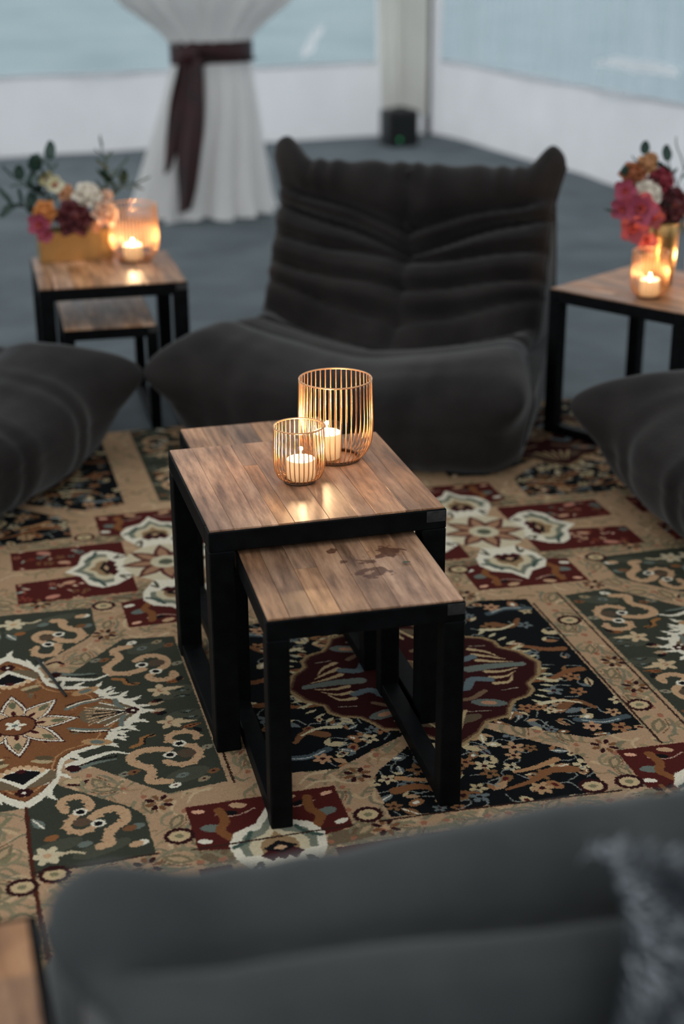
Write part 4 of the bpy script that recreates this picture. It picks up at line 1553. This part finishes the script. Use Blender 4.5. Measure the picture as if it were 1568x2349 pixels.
def orchid(label, loc, r, col, face, foot, group):
    t = tag(ob('orchid', None, None, loc, aim(face)), label, 'flower', group)
    if ('o', col) not in _fl:
        m = petal_mat('orchid_petal_%d' % len(_fl), col)
        _fl[('o', col)] = (petal_mesh('petal', 1, .48, .25, m, .3), mesh('lip', *lathe([(.06, -.05), (.16, .15), (.14, .3), (.22, .42)], 12), petal_mat('lip', (0.55, 0.08, 0.04, 1))))
    pm, lm = _fl[('o', col)]
    for i in range(5):
        a = 2 * PI * i / 5 + .3
        ob('petal', pm, t, (0, 0, 0), (math.radians(66 + 6 * (i % 2)), 0, a), (r, r, r))
    ob('lip', lm, t, scale=(r, r, r))
    stem_part(t, loc, foot)
    return t


def sprig(label, foot, pts, leaf_l, n, mat, group=None, wd=.30):
    """A leafy stem: its leaves are parts."""
    t = tag(ob('leaf_sprig', None, None, foot), label, 'foliage', group)
    q, _, _ = catmull([tuple(Vector(p) - Vector(foot)) for p in pts], 24)
    ob('stem', mesh('stem', *tube([tuple(p) for p in q], .0018, 5), M_STEM), t)
    key = ('leaf', mat.name, wd)
    if key not in _fl:
        _fl[key] = petal_mesh('leaf', 1, wd, .35, mat, .4)
    rr = random.Random(int(leaf_l * 1e4) + n)
    for i in range(n):
        f = .30 + .70 * i / (n - 1)
        p = q[min(23, int(f * 23))]
        tg = Vector(q[min(23, int(f * 23))] - q[max(0, int(f * 23) - 2)]).normalized()
        side = tg.cross(Vector((0, -1, .3))).normalized() * (1 if i % 2 else -1)
        d = (tg * .55 + side * (.8 if i < n - 1 else 0) + Vector((0, rr.uniform(-.5, .3), rr.uniform(-.2, .3)))).normalized()
        sc = leaf_l * rr.uniform(.95, 1.4)
        ob('leaf', _fl[key], t, tuple(p), aim(d), (sc, sc, sc))
    return t


# box of flowers on the left table
BX = Vector((0.010, 2.742, 0.500))
bt = thing('flower_box', 'gold rectangular flower box on the left wooden table', 'planter', BX, math.radians(3))
bw, bd, bh, th = .262, .105, .108, .008
for sy in (-1, 1):
    ob('side', box_mesh('side', bw, th, bh, M_GOLD, .002), bt, (0, sy * (bd / 2 - th / 2), 0))
for sx in (-1, 1):
    ob('end', box_mesh('end', th, bd - 2 * th, bh, M_GOLD, .002), bt, (sx * (bw / 2 - th / 2), 0, 0))
ob('bottom', box_mesh('bottom', bw - 2 * th, bd - 2 * th, .006, M_GOLD, .001), bt)
ob('soil', box_mesh('soil', bw - 2.2 * th, bd - 2.2 * th, .075, new_mat('moss', (0.02, 0.03, 0.015, 1), .95), .004), bt, (0, 0, .0065))
GF = 'flowers in the gold box'
ft = lambda x, y=0: (BX.x + x, BX.y + y, .585)
ROSE_B, CREAM, BLUSH, ORANGE, PINK = (0.085, 0.004, 0.008, 1), (0.72, 0.66, 0.56, 1), (0.75, 0.50, 0.36, 1), (0.62, 0.24, 0.06, 1), (0.34, 0.055, 0.10, 1)
PEACHC, RUSTC, TANC, RED2 = (0.60, 0.30, 0.15, 1), (0.30, 0.085, 0.025, 1), (0.46, 0.22, 0.09, 1), (0.22, 0.010, 0.026, 1)
rose('big dark red rose in the gold flower box', (0.008, 2.690, 0.653), .072, ROSE_B, (0, -1, .45), ft(-.01), GF)
rose('white rose at the top of the gold flower box', (0.064, 2.720, 0.723), .056, CREAM, (.1, -1, .6), ft(.03), GF)
rose('cream rose by the right end of the gold flower box', (0.120, 2.695, 0.663), .052, BLUSH, (.3, -1, .3), ft(.06), GF)
rose('orange rose at the left of the gold flower box', (-0.090, 2.700, 0.678), .046, ORANGE, (-.2, -1, .35), ft(-.08), GF)
rose('peach bud behind the dark red rose in the gold flower box', (-0.010, 2.745, 0.736), .034, PEACHC, (-.1, -1, .6), ft(-.02, .02), GF)
rose('small peach bud on the rim of the gold flower box', (0.080, 2.680, 0.622), .024, PEACHC, (.1, -1, .3), ft(.05, -.02), GF)
rose('small pink flower between the cream rose and the wire holder', (0.136, 2.740, 0.718), .026, BLUSH, (.2, -1, .5), ft(.08), GF)
orchid('pink orchid spilling over the left end of the gold flower box', (-0.110, 2.680, 0.640), .050, PINK, (-.4, -1, .1), ft(-.1), GF)
orchid('small pink orchid drooping from the left end of the gold flower box', (-0.097, 2.665, 0.610), .036, PINK, (-.2, -1, -.2), ft(-.1), GF)
orchid('pale filler blossom above the orange rose in the gold flower box', (-0.044, 2.750, 0.760), .040, (0.62, 0.60, 0.44, 1), (-.1, -1, .5), ft(-.05), GF)
orchid('yellowish blossom at the top of the foliage in the gold box', (-0.067, 2.760, 0.778), .036, (0.56, 0.50, 0.26, 1), (-.3, -1, .6), ft(-.06), GF)
GL = 'leafy sprigs in the gold box'
f0 = lambda x: (BX.x + x, BX.y + .01, .585)
sprig('long dark leaf sprig reaching left from the gold flower box', f0(-.10), [f0(-.10), (-0.122, 2.740, 0.678), (-0.172, 2.730, 0.708), (-0.237, 2.710, 0.703)], .055, 9, M_LEAF, GL, .42)
sprig('dark leaf sprig rising at the upper left of the gold box', f0(-.09), [f0(-.09), (-0.112, 2.750, 0.728), (-0.152, 2.750, 0.778), (-0.197, 2.740, 0.803)], .045, 9, M_LEAF, GL, .42)
sprig('upright dark leaf sprig in the middle left of the gold box', f0(-.07), [f0(-.07), (-0.072, 2.760, 0.728), (-0.062, 2.760, 0.798), (-0.052, 2.760, 0.853)], .05, 8, M_LEAF, GL, .42)
sprig('bushy dark sprig behind the orange rose in the gold box', f0(-.08), [f0(-.08), (-0.092, 2.760, 0.708), (-0.102, 2.760, 0.768), (-0.107, 2.760, 0.813)], .052, 10, M_LEAF, GL, .42)
sprig('tall leafy sprig rising above the white rose', f0(.08), [f0(.08), (0.133, 2.760, 0.748), (0.143, 2.760, 0.818), (0.128, 2.760, 0.883)], .042, 10, M_LEAF2, GL, .40)
sprig('leafy sprig leaning right above the wire holder', f0(.09), [f0(.09), (0.158, 2.770, 0.718), (0.208, 2.770, 0.753), (0.258, 2.770, 0.753)], .045, 9, M_LEAF2, GL, .40)
sprig('low leafy sprig behind the white rose in the gold box', f0(.06), [f0(.06), (0.128, 2.780, 0.718), (0.163, 2.780, 0.778), (0.183, 2.780, 0.788)], .05, 9, M_LEAF, GL, .42)

# vase of flowers on the right table
VX = Vector((1.845, 1.775, 0.500))
vt = thing('vase', 'tapered gold vase behind the wire holder on the right table', 'vase', VX)
ob('body', mesh('body', *lathe([(.001, .003), (.040, .0), (.050, .004), (.054, .04), (.0575, .10), (.060, .16), (.062, .205), (.0605, .207), (.058, .16), (.053, .05), (.048, .012), (.001, .010)], 44), M_GOLD), vt)
ob('foot_ring', mesh('foot_ring', *tube([(.047 * math.cos(2 * PI * k / 40), .047 * math.sin(2 * PI * k / 40), .004) for k in range(40)], .004, 6, True), M_GOLD), vt)
ob('rim', mesh('rim', *tube([(.0612 * math.cos(2 * PI * k / 40), .0612 * math.sin(2 * PI * k / 40), .206) for k in range(40)], .0028, 6, True), M_GOLD), vt)
GV = 'flowers in the gold vase'
vf = lambda x=0, y=0: (VX.x + x, VX.y + y, .60)
dy = -.03
rose('dark red rose low at the front of the vase bouquet', (1.865, 1.76, .765), .066, ROSE_B, (.1, -1, .25), vf(.01), GV)
rose('crimson rose high in the middle of the vase bouquet', (1.832, 1.78, .838), .052, RED2, (0, -1, .5), vf(), GV)
rose('cream rose left of centre in the vase bouquet', (1.772, 1.75, .800), .056, CREAM, (-.15, -1, .35), vf(-.01), GV)
rose('rust coloured rose at the upper left of the vase bouquet', (1.738, 1.79, .862), .046, RUSTC, (-.4, -1, .5), vf(-.02), GV)
rose('small tan flower at the top of the vase bouquet', (1.788, 1.80, .885), .040, TANC, (-.1, -1, .7), vf(-.01, .01), GV)
rose('tan bud at the tip of the vase bouquet', (1.815, 1.82, .905), .028, TANC, (0, -.7, 1), vf(0, .02), GV)
rose('blush rose cut by the right edge in the vase bouquet', (1.945, 1.76, .745), .060, BLUSH, (.3, -1, .25), vf(.03), GV)
orchid('magenta orchid in the middle left of the vase bouquet', (1.735, 1.715, .765), .066, PINK, (-.3, -1, .2), vf(-.02), GV)
orchid('magenta orchid at the left tip of the vase bouquet', (1.693, 1.74, .818), .046, PINK, (-.5, -1, .3), vf(-.03), GV)
orchid('magenta orchid at the far left of the vase bouquet', (1.682, 1.73, .765), .046, PINK, (-.6, -1, .1), vf(-.03), GV)
orchid('red orchid hanging below the magenta ones at the vase', (1.712, 1.71, .705), .056, (0.30, 0.045, 0.055, 1), (-.3, -1, 0), vf(-.03, -.01), GV)
orchid('red orchid blossom trailing lowest beside the gold vase', (1.760, 1.705, .665), .042, (0.34, 0.06, 0.06, 1), (-.2, -1, -.2), vf(-.03, -.02), GV)
orchid('red orchid right of the magenta one at the vase', (1.775, 1.71, .735), .044, (0.32, 0.05, 0.05, 1), (.1, -1, .1), vf(-.01, -.02), GV)
GW = 'greenery in the gold vase'
v0 = lambda x: (VX.x + x, VX.y + .02, .60)
sprig('dark leaves at the very top of the vase bouquet', v0(-.01), [v0(-.01), (1.80, 1.80, .76), (1.785, 1.81, .86), (1.785, 1.81, .925)], .042, 8, M_LEAF, GW, .42)
sprig('dark leaves beside the crimson rose in the vase', v0(.01), [v0(.01), (1.86, 1.80, .75), (1.865, 1.80, .84), (1.862, 1.80, .90)], .046, 8, M_LEAF, GW, .42)
sprig('long green blades leaning right from the vase', v0(.02), [v0(.02), (1.89, 1.80, .74), (1.92, 1.80, .85), (1.955, 1.80, .935)], .085, 9, M_LEAF2, GW, .13)
sprig('dark leaf at the left edge of the vase bouquet', v0(-.03), [v0(-.03), (1.76, 1.76, .70), (1.70, 1.75, .745), (1.662, 1.745, .75)], .046, 5, M_LEAF, GW, .42)
sprig('small leaf by the rust rose in the vase bouquet', v0(-.02), [v0(-.02), (1.74, 1.78, .76), (1.71, 1.78, .83), (1.705, 1.78, .86)], .038, 5, M_LEAF, GW, .40)
sprig('green leaves at the right edge of the vase bouquet', v0(.03), [v0(.03), (1.93, 1.78, .70), (1.96, 1.78, .76), (1.985, 1.78, .80)], .05, 7, M_LEAF, GW, .36)
sprig('wispy grass drooping right of the gold vase', v0(.03), [v0(.03), (1.92, 1.74, .69), (1.96, 1.73, .66), (1.985, 1.72, .60)], .05, 10, M_LEAF2, GW, .09)

# ------------------------------------------------------------------ small things
V, F = tube([(-.335, .538, .0045), (-.312, .445, .0065), (-.285, .334, .0045)], [.0045, .0042, .003], 6)
tag(ob('twig', mesh('twig', V, F, new_mat('dark_twig', (0.006, 0.008, 0.006, 1), .7))), 'thin dark twig lying on the green rug panel', 'twig')
pm = petal_mesh('leaf_scrap', .016, .004, .2, M_LEAF2, .2)
lo = ob('leaf_scrap', pm, None, (0.365, -0.128, 0.4512), (PI / 2, 0, 1.2))
tag(lo, 'tiny green leaf scrap on the stained table top', 'leaf')
